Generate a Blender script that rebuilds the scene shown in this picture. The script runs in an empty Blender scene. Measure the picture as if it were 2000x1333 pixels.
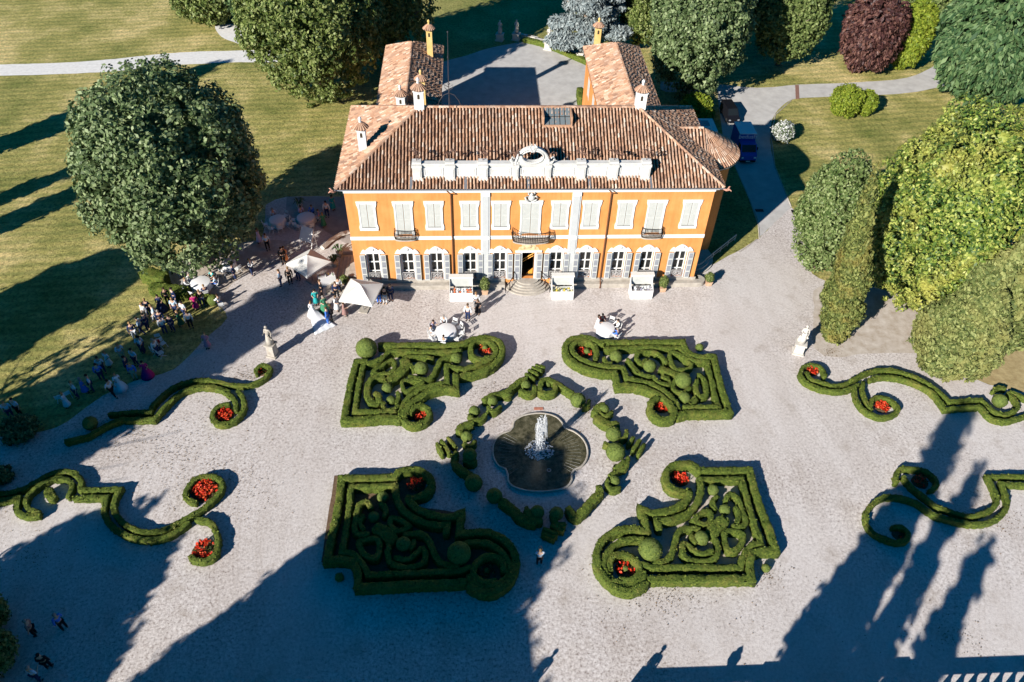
import bpy, bmesh, math, random
import numpy as np
from mathutils import Vector, Matrix
rnd = random.Random(7); rng = np.random.default_rng(7)
D = bpy.data; C = bpy.context.scene
R_ = math.radians; PI = math.pi

# ------------------------------------------------------------------ camera
FPX = 1515.2
CR = np.array([0.99872833, -0.04414966, 0.02434206]); CD = np.array([-0.01404141, -0.70731217, -0.70676186])
CF = np.array([0.04842074, 0.7055213, -0.70703262]); CC = np.array([-4.7709, -52.5547, 45.5677])
cam = D.cameras.new('camera'); co = D.objects.new('camera', cam); C.collection.objects.link(co)
cam.sensor_width = 36; cam.lens = 36 * FPX / 2000; cam.clip_end = 3000; cam.clip_start = 1
co.matrix_world = Matrix(((CR[0], -CD[0], -CF[0], CC[0]), (CR[1], -CD[1], -CF[1], CC[1]), (CR[2], -CD[2], -CF[2], CC[2]), (0, 0, 0, 1)))
C.camera = co
# ------------------------------------------------------------------ sky and sun
ELEV = R_(26.5); AZ = R_(44)                       # shadows fall towards (sin AZ, cos AZ)
w = D.worlds.new('World'); C.world = w; w.use_nodes = True
nt = w.node_tree; bg = nt.nodes['Background']
sky = nt.nodes.new('ShaderNodeTexSky'); sky.sky_type = 'NISHITA'; sky.sun_disc = False
sky.sun_elevation = ELEV; sky.sun_rotation = PI + AZ; sky.ozone_density = 10.0; sky.air_density = 0.55; sky.dust_density = 0.0
hs = nt.nodes.new('ShaderNodeHueSaturation'); hs.inputs['Saturation'].default_value = 2.3; hs.inputs['Hue'].default_value = 0.482; hs.inputs['Value'].default_value = 1.38
nt.links.new(sky.outputs[0], hs.inputs['Color']); nt.links.new(hs.outputs[0], bg.inputs[0]); bg.inputs[1].default_value = 0.05
sl = D.lights.new('sun', 'SUN'); so = D.objects.new('sun', sl); C.collection.objects.link(so)
sl.energy = 5.0; sl.angle = R_(0.5); sl.color = (1.0, 0.95, 0.88)
sv = Vector((-math.sin(AZ) * math.cos(ELEV), -math.cos(AZ) * math.cos(ELEV), math.sin(ELEV)))
so.rotation_euler = sv.to_track_quat('Z', 'Y').to_euler(); so.location = (0, 0, 80)
C.view_settings.view_transform = 'Standard'; C.view_settings.look = 'None'; C.view_settings.gamma = 1
C.view_settings.use_curve_mapping = False; C.view_settings.exposure = 0.65
C.cycles.diffuse_bounces = 1; C.cycles.max_bounces = 6

# ------------------------------------------------------------------ helpers
def G(px, py, z=0.0):                               # where the sight line of photo pixel (px, py) meets height z
    v = CF + CR * (px - 1000) / FPX + CD * (py - 666.5) / FPX
    t = (z - CC[2]) / v[2]
    p = CC + t * v
    return (float(p[0]), float(p[1]), z)
def mpp(px, py, z=0.0):                             # metres per photo pixel there
    p = np.array(G(px, py, z)) - CC
    return float(p @ CF) / FPX
def link(o): C.collection.objects.link(o); return o
def tag(o, label=None, cat=None, group=None, kind=None):
    if label: o['label'] = label
    if cat: o['category'] = cat
    if group: o['group'] = group
    if kind: o['kind'] = kind
    return o
def empty(name, loc=(0, 0, 0), rz=0.0, label=None, cat=None, group=None):
    o = link(D.objects.new(name, None)); o.location = loc; o.rotation_euler = (0, 0, rz); o.empty_display_size = 0.2
    return tag(o, label, cat, group)
class MB:
    def __init__(s): s.v = []; s.f = []
    def add(s, vs, fs, M=None):
        n = len(s.v)
        if M is not None: vs = [tuple(M @ Vector(v)) for v in vs]
        s.v.extend([tuple(v) for v in vs]); s.f.extend([tuple(i + n for i in f) for f in fs]); return s
    def box(s, x0, y0, z0, x1, y1, z1, M=None, taper=0.0):
        t = taper
        vs = [(x0, y0, z0), (x1, y0, z0), (x1, y1, z0), (x0, y1, z0), (x0 + t, y0 + t, z1), (x1 - t, y0 + t, z1), (x1 - t, y1 - t, z1), (x0 + t, y1 - t, z1)]
        return s.add(vs, [(3, 2, 1, 0), (4, 5, 6, 7), (0, 1, 5, 4), (1, 2, 6, 5), (2, 3, 7, 6), (3, 0, 4, 7)], M)
    def prism(s, poly, z0, z1, M=None):
        n = len(poly)
        vs = [(x, y, z0) for x, y in poly] + [(x, y, z1) for x, y in poly]
        fs = [tuple(range(n - 1, -1, -1)), tuple(range(n, 2 * n))] + [(i, (i + 1) % n, n + (i + 1) % n, n + i) for i in range(n)]
        return s.add(vs, fs, M)
    def tube(s, pts, rad, n=6, cap=True, M=None):
        pts = [Vector(p) for p in pts]
        if not hasattr(rad, '__len__'): rad = [rad] * len(pts)
        vs = []; fs = []
        for i, p in enumerate(pts):
            d = (pts[min(i + 1, len(pts) - 1)] - pts[max(i - 1, 0)])
            if d.length < 1e-6: d = Vector((0, 0, 1))
            d.normalize(); a = d.cross(Vector((0, 0, 1)) if abs(d.z) < 0.9 else Vector((1, 0, 0))).normalized(); b = d.cross(a)
            for k in range(n):
                t = 2 * PI * k / n; vs.append(tuple(p + (a * math.cos(t) + b * math.sin(t)) * rad[i]))
        for i in range(len(pts) - 1):
            for k in range(n):
                fs.append((i * n + k, i * n + (k + 1) % n, (i + 1) * n + (k + 1) % n, (i + 1) * n + k))
        if cap: fs.append(tuple(range(n - 1, -1, -1))); fs.append(tuple((len(pts) - 1) * n + k for k in range(n)))
        return s.add(vs, fs, M)
    def lathe(s, prof, n=12, c=(0, 0, 0), a0=0.0, a1=2 * PI, M=None):
        full = abs(a1 - a0 - 2 * PI) < 1e-6; m = n if full else n + 1
        vs = [(c[0] + r * math.cos(a0 + (a1 - a0) * k / n), c[1] + r * math.sin(a0 + (a1 - a0) * k / n), c[2] + z) for r, z in prof for k in range(m)]
        fs = []
        for i in range(len(prof) - 1):
            for k in range(n):
                k2 = (k + 1) % m if full else k + 1
                fs.append((i * m + k, i * m + k2, (i + 1) * m + k2, (i + 1) * m + k))
        if full: fs.append(tuple(range(m - 1, -1, -1))); fs.append(tuple((len(prof) - 1) * m + k for k in range(m)))
        return s.add(vs, fs, M)
    def ball(s, c, r, n=10, m=6, sc=(1, 1, 1), M=None):
        prof = [(max(1e-3, math.sin(PI * i / m)) * r, -math.cos(PI * i / m) * r) for i in range(m + 1)]
        vs = [(c[0] + p * math.cos(2 * PI * k / n) * sc[0], c[1] + p * math.sin(2 * PI * k / n) * sc[1], c[2] + z * sc[2]) for p, z in prof for k in range(n)]
        fs = [(i * n + k, i * n + (k + 1) % n, (i + 1) * n + (k + 1) % n, (i + 1) * n + k) for i in range(m) for k in range(n)]
        return s.add(vs, fs, M)
    def build(s, name, mat, parent=None, loc=None, smooth=False, rz=0.0):
        me = D.meshes.new(name); me.from_pydata(s.v, [], s.f); me.update()
        if mat: me.materials.append(mat)
        if smooth: me.polygons.foreach_set('use_smooth', [True] * len(me.polygons))
        o = link(D.objects.new(name, me)); o.parent = parent
        if loc is not None: o.location = loc
        if rz: o.rotation_euler.z = rz
        return o
def np_mesh(name, V, F, mats, parent=None, loc=None, idx=None, smooth=False):
    """V (n,3), F (m,4) numpy quads"""
    me = D.meshes.new(name); V = np.asarray(V, np.float32); F = np.asarray(F, np.int32)
    me.vertices.add(len(V)); me.vertices.foreach_set('co', V.ravel())
    me.loops.add(F.size); me.loops.foreach_set('vertex_index', F.ravel())
    me.polygons.add(len(F)); me.polygons.foreach_set('loop_start', np.arange(0, F.size, F.shape[1], dtype=np.int32))
    try: me.polygons.foreach_set('loop_total', np.full(len(F), F.shape[1], np.int32))
    except Exception: pass
    for m in mats: me.materials.append(m)
    if idx is not None: me.polygons.foreach_set('material_index', np.asarray(idx, np.int32))
    if smooth is not False:
        me.polygons.foreach_set('use_smooth', np.asarray(smooth, bool) if hasattr(smooth, '__len__') else np.ones(len(F), bool))
    me.update(calc_edges=True); me.validate()
    o = link(D.objects.new(name, me)); o.parent = parent
    if loc is not None: o.location = loc
    return o
def dup(o, parent=None):
    c = o.copy(); link(c); c.parent = parent
    if parent is None:
        for k in ('label',):
            if k in c: del c[k]
    for ch in [x for x in D.objects if x.parent == o]: dup(ch, c)
    return c

# ------------------------------------------------------------------ materials
def mat(name, col, rough=0.7, metal=0.0, spec=0.4):
    m = D.materials.new(name); m.use_nodes = True; b = m.node_tree.nodes['Principled BSDF']
    b.inputs['Base Color'].default_value = (*col, 1); b.inputs['Roughness'].default_value = rough
    b.inputs['Metallic'].default_value = metal; b.inputs['Specular IOR Level'].default_value = spec
    return m
def N(m, t, **kw):
    n = m.node_tree.nodes.new(t)
    for k, v in kw.items(): setattr(n, k, v)
    return n
def L(m, a, b): m.node_tree.links.new(a, b)
def pos(m): return N(m, 'ShaderNodeNewGeometry').outputs['Position']
def noise(m, scale, detail=3, rough=0.55, vec=None, stretch=None):
    n = N(m, 'ShaderNodeTexNoise'); n.inputs['Scale'].default_value = scale; n.inputs['Detail'].default_value = detail; n.inputs['Roughness'].default_value = rough
    v = vec or pos(m)
    if stretch:
        mp = N(m, 'ShaderNodeMapping'); mp.inputs['Scale'].default_value = stretch[0:3]
        if len(stretch) > 3: mp.inputs['Rotation'].default_value = (0, 0, stretch[3])
        L(m, v, mp.inputs['Vector']); v = mp.outputs[0]
    L(m, v, n.inputs['Vector']); return n.outputs['Fac']
def ramp(m, fac, stops, interp='LINEAR'):
    r = N(m, 'ShaderNodeValToRGB'); r.color_ramp.interpolation = interp; e = r.color_ramp.elements
    while len(e) < len(stops): e.new(0.5)
    for x, (p, c) in zip(e, stops):
        x.position = p; x.color = (*c, 1) if len(c) == 3 else c
    L(m, fac, r.inputs[0]); return r.outputs[0]
def mix(m, a, b, fac, mode='MIX'):
    n = N(m, 'ShaderNodeMix', data_type='RGBA', blend_type=mode)
    for s, x in ((0, fac), (6, a), (7, b)):
        if isinstance(x, (int, float)): n.inputs[s].default_value = x
        elif isinstance(x, tuple): n.inputs[s].default_value = (*x, 1)
        else: L(m, x, n.inputs[s])
    return n.outputs[2]
def bump(m, h, strength=0.4, dist=0.05):
    b = N(m, 'ShaderNodeBump'); b.inputs['Strength'].default_value = strength; b.inputs['Distance'].default_value = dist
    L(m, h, b.inputs['Height']); L(m, b.outputs[0], m.node_tree.nodes['Principled BSDF'].inputs['Normal'])
def base(m, c): L(m, c, m.node_tree.nodes['Principled BSDF'].inputs['Base Color'])
def noisy(name, c0, c1, scale=3, rough=0.8, b=0.0, bs=30, spec=0.3, stretch=None):
    m = mat(name, c0, rough, spec=spec)
    base(m, ramp(m, noise(m, scale, 5, 0.65, stretch=stretch), [(0.3, c0), (0.7, c1)]))
    if b: bump(m, noise(m, bs, 3), b, 0.03)
    return m

def gravel_mat():
    m = mat('gravel', (.5, .45, .42), 0.9, spec=0.15)
    fine = ramp(m, noise(m, 5.2, 6, 0.85), [(0.37, (.19, .15, .13)), (0.45, (.50, .445, .415)), (0.56, (.69, .64, .61)), (0.70, (.86, .81, .78))])
    peb = N(m, 'ShaderNodeTexVoronoi'); peb.inputs['Scale'].default_value = 4.5; L(m, pos(m), peb.inputs['Vector'])
    spots = ramp(m, peb.outputs['Distance'], [(0.06, (1, 1, 1)), (0.16, (0, 0, 0))])
    gate = ramp(m, noise(m, 0.28, 4, 0.6), [(0.50, (0, 0, 0)), (0.70, (1, 1, 1))])
    c = mix(m, fine, (.20, .16, .13), mix(m, (0, 0, 0), gate, spots, 'MIX'))
    big = ramp(m, noise(m, 0.10, 5, 0.6), [(0.3, (.86, .83, .80)), (0.55, (1, 1, 1)), (0.75, (1.0, .98, .95))])
    c = mix(m, c, big, 1.0, 'MULTIPLY')
    pale = mix(m, (.70, .655, .625), (.60, .55, .52), noise(m, 3.0, 5, .7))
    c = mix(m, c, pale, ramp(m, noise(m, 0.075, 3, 0.5), [(0.42, (0, 0, 0)), (0.62, (.62, .62, .62))]))
    wv = N(m, 'ShaderNodeTexWave'); wv.wave_type = 'RINGS'; wv.rings_direction = 'Z'; wv.inputs['Scale'].default_value = 0.21; wv.inputs['Distortion'].default_value = 3.0; wv.inputs['Detail'].default_value = 2; wv.inputs['Detail Scale'].default_value = 0.4
    mp = N(m, 'ShaderNodeMapping'); mp.inputs['Location'].default_value = (-4, 22, 0); L(m, pos(m), mp.inputs[0]); L(m, mp.outputs[0], wv.inputs['Vector'])
    c = mix(m, c, ramp(m, wv.outputs['Fac'], [(0.80, (1, 1, 1)), (0.90, (.90, .885, .87)), (1.0, (1, 1, 1))]), ramp(m, noise(m, 0.12, 2, .5), [(0.4, (.1, .1, .1)), (0.6, (.9, .9, .9))]), 'MULTIPLY')
    dirt = ramp(m, noise(m, 0.45, 6, 0.7), [(0.56, (0, 0, 0)), (0.70, (.55, .55, .55))])
    c = mix(m, c, (.36, .30, .25), dirt)
    tr = ramp(m, noise(m, 0.7, 3, 0.5, stretch=(1, .12, 1, .5)), [(0.35, (.93, .92, .91)), (0.6, (1, 1, 1))])
    c = mix(m, c, tr, 1.0, 'MULTIPLY')
    base(m, c); bump(m, noise(m, 14, 2, 0.7), 0.5, 0.03)
    return m
def grass_mat(name, dry=0.5, stripes=True):
    m = mat(name, (.1, .12, .03), 0.85, spec=0.15)
    g0 = (.15, .18, .045); g1 = (.36, .33, .115); y = (.64, .52, .25); br = (.54, .42, .20)
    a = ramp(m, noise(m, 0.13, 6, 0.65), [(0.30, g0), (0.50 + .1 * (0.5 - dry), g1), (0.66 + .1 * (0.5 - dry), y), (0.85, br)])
    f = ramp(m, noise(m, 3.2, 5, 0.8), [(0.36, (.45, .44, .38)), (0.5, (.98, .97, .95)), (0.64, (1.45, 1.4, 1.3))])
    c = mix(m, a, f, 1.0, 'MULTIPLY')
    if stripes:
        wv = N(m, 'ShaderNodeTexWave'); wv.inputs['Scale'].default_value = 0.28; wv.inputs['Distortion'].default_value = 5.5; wv.inputs['Detail'].default_value = 3; wv.inputs['Detail Scale'].default_value = 0.25
        mp = N(m, 'ShaderNodeMapping'); mp.inputs['Rotation'].default_value = (0, 0, 1.45); L(m, pos(m), mp.inputs[0]); L(m, mp.outputs[0], wv.inputs['Vector'])
        c = mix(m, c, ramp(m, wv.outputs['Fac'], [(0.2, (.78, .84, .76)), (0.75, (1.14, 1.1, 1.04))]), 0.75, 'MULTIPLY')
    base(m, c); bump(m, noise(m, 6, 4, 0.8), 0.9, 0.12)
    return m
def leaf_mat(name, cols, patch=None, rough=0.5, trans=0.25, ps=0.4, spec=0.35):
    m = mat(name, cols[0], max(rough, .5), spec=spec * .55)
    nt = m.node_tree; b = nt.nodes['Principled BSDF']; g = N(m, 'ShaderNodeNewGeometry')
    n = len(cols)
    c = ramp(m, g.outputs['Random Per Island'], [(i / (n - 1), cols[i]) for i in range(n)])
    if patch: c = mix(m, c, patch, ramp(m, noise(m, ps, 4, 0.7), [(0.5, (0, 0, 0)), (0.66, (.85, .85, .85))]))
    base(m, c)
    tr = N(m, 'ShaderNodeBsdfTranslucent'); L(m, c, tr.inputs[0]); ms = N(m, 'ShaderNodeMixShader'); ms.inputs[0].default_value = trans
    L(m, b.outputs[0], ms.inputs[1]); L(m, tr.outputs[0], ms.inputs[2]); L(m, ms.outputs[0], nt.nodes['Material Output'].inputs[0])
    return m
def hedge_mat(name, c0, c1, c2, spots):
    m = mat(name, c0, 0.75, spec=0.2)
    c = ramp(m, noise(m, 6.5, 5, 0.8), [(0.3, c0), (0.48, c1), (0.68, c2)])
    c = mix(m, c, spots, ramp(m, noise(m, 0.8, 4, 0.7), [(0.52, (0, 0, 0)), (0.72, (.8, .8, .8))]))
    base(m, c); bump(m, noise(m, 11, 4, 0.8), 1.0, 0.09)
    return m

M = {}
M['gravel'] = gravel_mat()
M['grass'] = grass_mat('lawn grass', 0.5)
M['grass_painted_shade'] = grass_mat('lawn grass with painted shade', -0.6, False)  # darker copy of the lawn, shade of the side and back lawns painted in
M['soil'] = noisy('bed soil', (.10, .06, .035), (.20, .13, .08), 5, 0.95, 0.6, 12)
M['earth'] = noisy('dry earth', (.38, .31, .24), (.60, .54, .48), 1.2, 0.95, 0.6, 8)
M['path'] = noisy('white gravel path', (.62, .60, .57), (.80, .78, .74), 2.5, 0.9, 0.4, 8, stretch=(1, 1, 1))
M['asphalt'] = noisy('pale asphalt', (.42, .40, .38), (.58, .56, .53), 0.8, 0.85, 0.3, 12)
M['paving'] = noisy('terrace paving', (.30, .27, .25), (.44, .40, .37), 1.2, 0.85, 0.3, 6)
M['hedge'] = hedge_mat('clipped box foliage', (.025, .045, .008), (.085, .125, .018), (.20, .24, .038), (.20, .19, .04))
M['box_leaf'] = leaf_mat('box leaves', [(.035, .065, .010), (.10, .145, .022), (.23, .28, .045)], (.22, .20, .05), 0.6, 0.2, 0.9)
M['ball'] = hedge_mat('clipped ball foliage', (.05, .08, .018), (.12, .165, .035), (.22, .27, .06), (.15, .18, .05))
M['stone'] = noisy('pale carved stone', (.50, .46, .40), (.68, .64, .57), 2.5, 0.85, 0.4, 14)
M['greystone'] = noisy('weathered stone steps', (.34, .30, .25), (.54, .49, .42), 2.0, 0.9, 0.5, 9)
M['plaster'] = noisy('ochre plaster', (.74, .285, .078), (.82, .35, .11), 0.6, 0.85, 0.15, 12)
_m = M['plaster']; _b = _m.node_tree.nodes['Principled BSDF']; _c = _b.inputs['Base Color'].links[0].from_socket
base(_m, mix(_m, mix(_m, _c, ramp(_m, noise(_m, 1.0, 5, .7, stretch=(3.2, 1, .22)), [(0.35, (.86, .84, .80)), (0.55, (1, 1, 1)), (0.75, (1.04, 1.06, 1.1))]), .8, 'MULTIPLY'), ramp(_m, noise(_m, .45, 5, .7), [(0.38, (.90, .88, .84)), (0.6, (1.03, 1.04, 1.08))]), .8, 'MULTIPLY'))
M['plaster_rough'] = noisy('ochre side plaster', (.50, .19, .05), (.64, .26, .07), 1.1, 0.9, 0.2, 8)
M['white'] = noisy('white painted trim', (.74, .735, .70), (.82, .81, .78), 2.0, 0.6, 0.1, 20)
M['shutter'] = noisy('white shutter paint', (.53, .54, .50), (.62, .62, .58), 3.0, 0.6)
M['louvre'] = noisy('grey louvre slats', (.21, .22, .25), (.36, .37, .39), 30.0, 0.6, stretch=(.02, .02, 1))
M['pilaster'] = noisy('grey pilaster render', (.50, .51, .50), (.56, .57, .56), 2.0, 0.85)
M['attic'] = noisy('white attic stone', (.55, .54, .50), (.72, .70, .66), 1.5, 0.8, 0.3, 12)
M['pipe'] = mat('brown downpipe', (.20, .085, .04), 0.45, 0.2)
M['iron'] = mat('wrought iron', (.03, .026, .024), 0.5, 0.7)
M['white_iron'] = noisy('pale iron grille', (.35, .33, .32), (.62, .60, .58), 12, 0.6)
M['glass'] = mat('dark window glass', (.012, .015, .016), 0.08, 0.0, 0.6)
M['inside'] = mat('dark hall interior', (.05, .035, .02), 0.7)
M['gold'] = mat('golden stair rail', (.75, .36, .06), 0.5)
M['metal'] = mat('zinc gutter', (.30, .31, .33), 0.45, 0.6)
M['cloth'] = mat('white table linen', (.80, .79, .78), 0.8)
M['canvas'] = mat('cream parasol canvas', (.72, .70, .65), 0.85)
M['chair'] = mat('white folding chair plastic', (.80, .80, .78), 0.5)
M['terracotta'] = noisy('terracotta pot', (.50, .30, .18), (.66, .45, .30), 5, 0.8)
def tile_mat():
    m = mat('clay roof tiles', (.5, .25, .15), 0.85, spec=0.25); g = N(m, 'ShaderNodeNewGeometry')
    c = ramp(m, g.outputs['Random Per Island'], [(0.0, (.26, .14, .09)), (0.15, (.42, .225, .135)), (0.45, (.50, .29, .18)), (0.75, (.56, .35, .23)), (0.92, (.62, .44, .32)), (1.0, (.72, .58, .46))])
    c = mix(m, c, (.27, .19, .15), ramp(m, noise(m, 0.9, 6, 0.75), [(0.44, (0, 0, 0)), (0.72, (.75, .75, .75))]))
    base(m, c); bump(m, noise(m, 14, 3), 0.4, 0.03); return m
M['tile'] = tile_mat()
M['pan'] = noisy('gutter tiles darkened as gap shade', (.03, .014, .008), (.07, .035, .02), 2, 0.95)  # shadow between the barrel tiles is painted into this near-black clay
M['bark'] = noisy('grey bark', (.16, .12, .09), (.30, .24, .18), 4, 0.95, 0.8, 9, stretch=(1, 1, .2))

# ------------------------------------------------------------------ ground
def smooth_poly(pts, step=0.6, closed=True):
    """pts: list of (x, y, sharp); catmull rom through them, corners kept. returns [(x, y, sharp)]"""
    n = len(pts); out = []
    rngi = range(n) if closed else range(n - 1)
    for i in rngi:
        p1 = pts[i]; p2 = pts[(i + 1) % n]
        p0 = pts[(i - 1) % n] if (closed or i > 0) else None; p3 = pts[(i + 2) % n] if (closed or i + 2 < n) else None
        P1 = np.array(p1[:2]); P2 = np.array(p2[:2]); d = np.linalg.norm(P2 - P1)
        m1 = (P2 - np.array(p0[:2])) * 0.5 if (p0 is not None and not p1[2]) else (P2 - P1) * 1.0
        m2 = (np.array(p3[:2]) - P1) * 0.5 if (p3 is not None and not p2[2]) else (P2 - P1) * 1.0
        for mm in (0, 1):
            v = (m1, m2)[mm]; l = np.linalg.norm(v)
            if l > 1.6 * d and l > 0: v *= 1.6 * d / l
        k = max(1, int(d / step))
        for j in range(k):
            t = j / k; h00 = 2 * t**3 - 3 * t**2 + 1; h10 = t**3 - 2 * t**2 + t; h01 = -2 * t**3 + 3 * t**2; h11 = t**3 - t**2
            q = h00 * P1 + h10 * m1 + h01 * P2 + h11 * m2
            out.append((q[0], q[1], bool(p1[2]) and j == 0))
    if not closed: out.append((pts[-1][0], pts[-1][1], False))
    return out
def pp(s):                                          # 'x,y x,y!' -> [(x, y, sharp)]
    r = []
    for t in s.split():
        sh = t.endswith('!'); a, b = t.rstrip('!').split(','); r.append((float(a), float(b), sh))
    return r
def sheet(name, s, z, m, label=None, kind='structure', step=0.8, wob=0.0):
    g = [(*G(x, y)[:2], sh) for x, y, sh in pp(s)]
    o = smooth_poly(g, step)
    bm = bmesh.new(); vs = [bm.verts.new((x + rnd.uniform(-wob, wob), y + rnd.uniform(-wob, wob), z)) for x, y, _ in o]
    f = bm.faces.new(vs)
    if f.normal.z < 0: f.normal_flip()
    bm.normal_update(); bmesh.ops.triangulate(bm, faces=bm.faces[:], ngon_method='EAR_CLIP')
    me = D.meshes.new(name); bm.to_mesh(me); bm.free(); me.materials.append(m)
    ob = link(D.objects.new(name, me)); ob['kind'] = kind
    if label: ob['label'] = label
    return ob
b = MB(); b.add([(-900, -400, 0), (900, -400, 0), (900, 1500, 0), (-900, 1500, 0)], [(0, 1, 2, 3)])
tag(b.build('lawn', M['grass']), kind='structure')
sheet('forecourt', '-500,900 -100,862! 30,850 110,835 200,775 262,745 340,722 395,668 445,622 430,600! 345,560 330,530 400,480 505,470 520,400! 560,385 690,385! 720,545! 1060,545! 1360,545! 1378,520 1440,492 1482,466! 1545,405! 1572,440 1574,500 1600,545 1700,560 1790,590 1850,600 1840,690 1900,738 1960,758 2010,765! 2500,790! 2500,1600! 1000,1750! -500,1750!', 0.012, M['gravel'], wob=0.05)
sheet('drive', '1482,466! 1481,435 1462,385 1440,335 1415,280 1405,215 1400,175! 1300,180 1290,160! 1400,165 1480,172 1560,166! 1680,161 1780,150 1850,112 1900,70! 1930,80 1880,150 1800,178 1700,187 1590,191 1545,196 1515,222 1504,260 1512,320 1545,405!', 0.020, M['asphalt'], wob=0.03)
sheet('courtyard_gravel', '735,215! 820,150 855,125 915,108 950,96 1005,85 1030,84 1080,100 1120,118 1160,135! 1170,215!', 0.016, M['asphalt'])
sheet('path', '-60,128! 100,124 200,118 340,104 470,99! 640,96! 640,122! 470,122! 340,128 220,140 100,146 -60,150!', 0.014, M['path'], wob=0.05)
sheet('path_patch', '420,52 440,47 470,50 500,70 480,88 455,82 432,72', 0.014, M['path'])
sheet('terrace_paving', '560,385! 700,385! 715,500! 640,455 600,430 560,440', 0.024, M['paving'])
sheet('earth_patch', '330,532! 400,495 470,475 540,470 590,480 560,505 470,540 440,570 400,590 350,560', 0.020, M['earth'], wob=0.08)
sheet('tree_bed_earth', '1600,560 1700,565 1800,590 1850,640 1860,700 1800,690 1700,690 1640,700 1590,680 1590,600', 0.020, M['earth'], wob=0.1)
sheet('dry_grass', '1840,690 1900,738 1960,760 2020,768! 2200,780! 2200,640! 2000,650 1900,680', 0.026, noisy('straw grass', (.30, .22, .10), (.48, .38, .19), 1.5, 0.95, 0.9, 5), wob=0.1)
sheet('side_lawn', '1482,464! 1478,430 1460,385 1440,335 1415,300 1380,330 1375,500 1385,522! 1440,490', 0.028, M['grass_painted_shade'])
sheet('back_lawn', '730,215! 860,118 915,106 1005,83 1030,82 1160,135 1200,60 1150,-160 700,-160 720,100!', 0.006, M['grass_painted_shade'])
b = MB()
for x0, y0, x1, y1 in ((1553, 167, 1560, 194),):
    a = [G(x0, y0)[:2], G(x1, y0)[:2], G(x1 + 1, y1)[:2], G(x0 + 1, y1)[:2]]; b.prism(a[::-1], 0.0, 0.045)
tag(b.build('drain_strip', noisy('brick drain', (.20, .10, .08), (.30, .17, .13), 6)), 'long brown drain strip across the drive by the lawn', 'drain')

# ------------------------------------------------------------------ roofs of real barrel tiles
def tiled(name, P0, P1, UP, poly, parent, rib=0.27, course=0.42, mt=None):
    """P0->P1: eave line, UP: unit vector up the slope; poly: convex polygon in (u, v) metres"""
    P0 = np.array(P0, float); U = np.array(P1, float) - P0; U /= np.linalg.norm(U); W_ = np.array(UP, float); W_ /= np.linalg.norm(W_)
    Nn = np.cross(U, W_); Nn /= np.linalg.norm(Nn)
    if Nn[2] < 0: Nn = -Nn
    us = [p[0] for p in poly]; u0, u1 = min(us), max(us)
    def span(u):
        vs = []
        for i in range(len(poly)):
            a, c = poly[i], poly[(i + 1) % len(poly)]
            if (a[0] - u) * (c[0] - u) <= 0 and abs(a[0] - c[0]) > 1e-6:
                t = (u - a[0]) / (c[0] - a[0]); vs.append(a[1] + t * (c[1] - a[1]))
        return (min(vs), max(vs)) if vs else (0, 0)
    n = int((u1 - u0) / rib); V = []; F = []; r = rib * 0.31
    for i in range(n):
        u = u0 + (i + 0.5) * (u1 - u0) / n; lo, hi = span(u)
        if hi - lo < 0.1: continue
        v = lo - 0.06; off = rnd.uniform(0, course * .5)
        first = True
        while v < hi - 0.05:
            v2 = min(v + (off if first and off > .1 else course), hi); first = False
            j = rnd.uniform(-.018, .018); j2 = rnd.uniform(-.012, .012); lift = rnd.uniform(0, .012)
            base_i = len(V)
            for vv, rr, hh in ((v, r * 1.06, 0.055 + lift), (v2 + 0.03, r * 0.9, 0.03)):
                for k in range(5):
                    a = PI * k / 4
                    V.append(P0 + U * (u + j + math.cos(a) * rr) + W_ * vv + Nn * (math.sin(a) * rr * 1.5 + hh + j2))
            for k in range(4): F.append((base_i + k, base_i + k + 1, base_i + 6 + k, base_i + 5 + k))
            V.append(P0 + U * (u + j) + W_ * v + Nn * 0.03)
            v = v2
    roof = np_mesh(name, np.array(V), np.array(F), [mt or M['tile']], parent)
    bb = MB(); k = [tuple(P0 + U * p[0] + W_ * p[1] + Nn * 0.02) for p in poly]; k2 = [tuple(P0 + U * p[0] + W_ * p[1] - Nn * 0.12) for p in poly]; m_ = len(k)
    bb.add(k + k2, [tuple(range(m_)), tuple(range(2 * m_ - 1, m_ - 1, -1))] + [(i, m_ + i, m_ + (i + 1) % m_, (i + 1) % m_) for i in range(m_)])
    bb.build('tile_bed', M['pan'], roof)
    return roof
def ridge_caps(a, c, parent, r=0.13, host=None):
    a = Vector(a); c = Vector(c); d = (c - a); n = max(1, int(d.length / 0.42)); d.normalize(); s = d.cross(Vector((0, 0, 1))).normalized(); up = s.cross(d)
    V = []; F = []
    for i in range(n):
        p = a + d * (i * 0.42); q = a + d * (i * 0.42 + 0.46); b0 = len(V)
        for pt, rr in ((p, r * 1.12), (q, r * .92)):
            for k in range(6):
                t = PI * k / 5; V.append(pt + s * math.cos(t) * rr + up * (math.sin(t) * rr + 0.05))
        for k in range(5): F.append((b0 + k, b0 + k + 1, b0 + 7 + k, b0 + 6 + k))
    return np_mesh('ridge_tiles', np.array([tuple(v) for v in V]), np.array(F), [M['tile']], parent)
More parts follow.
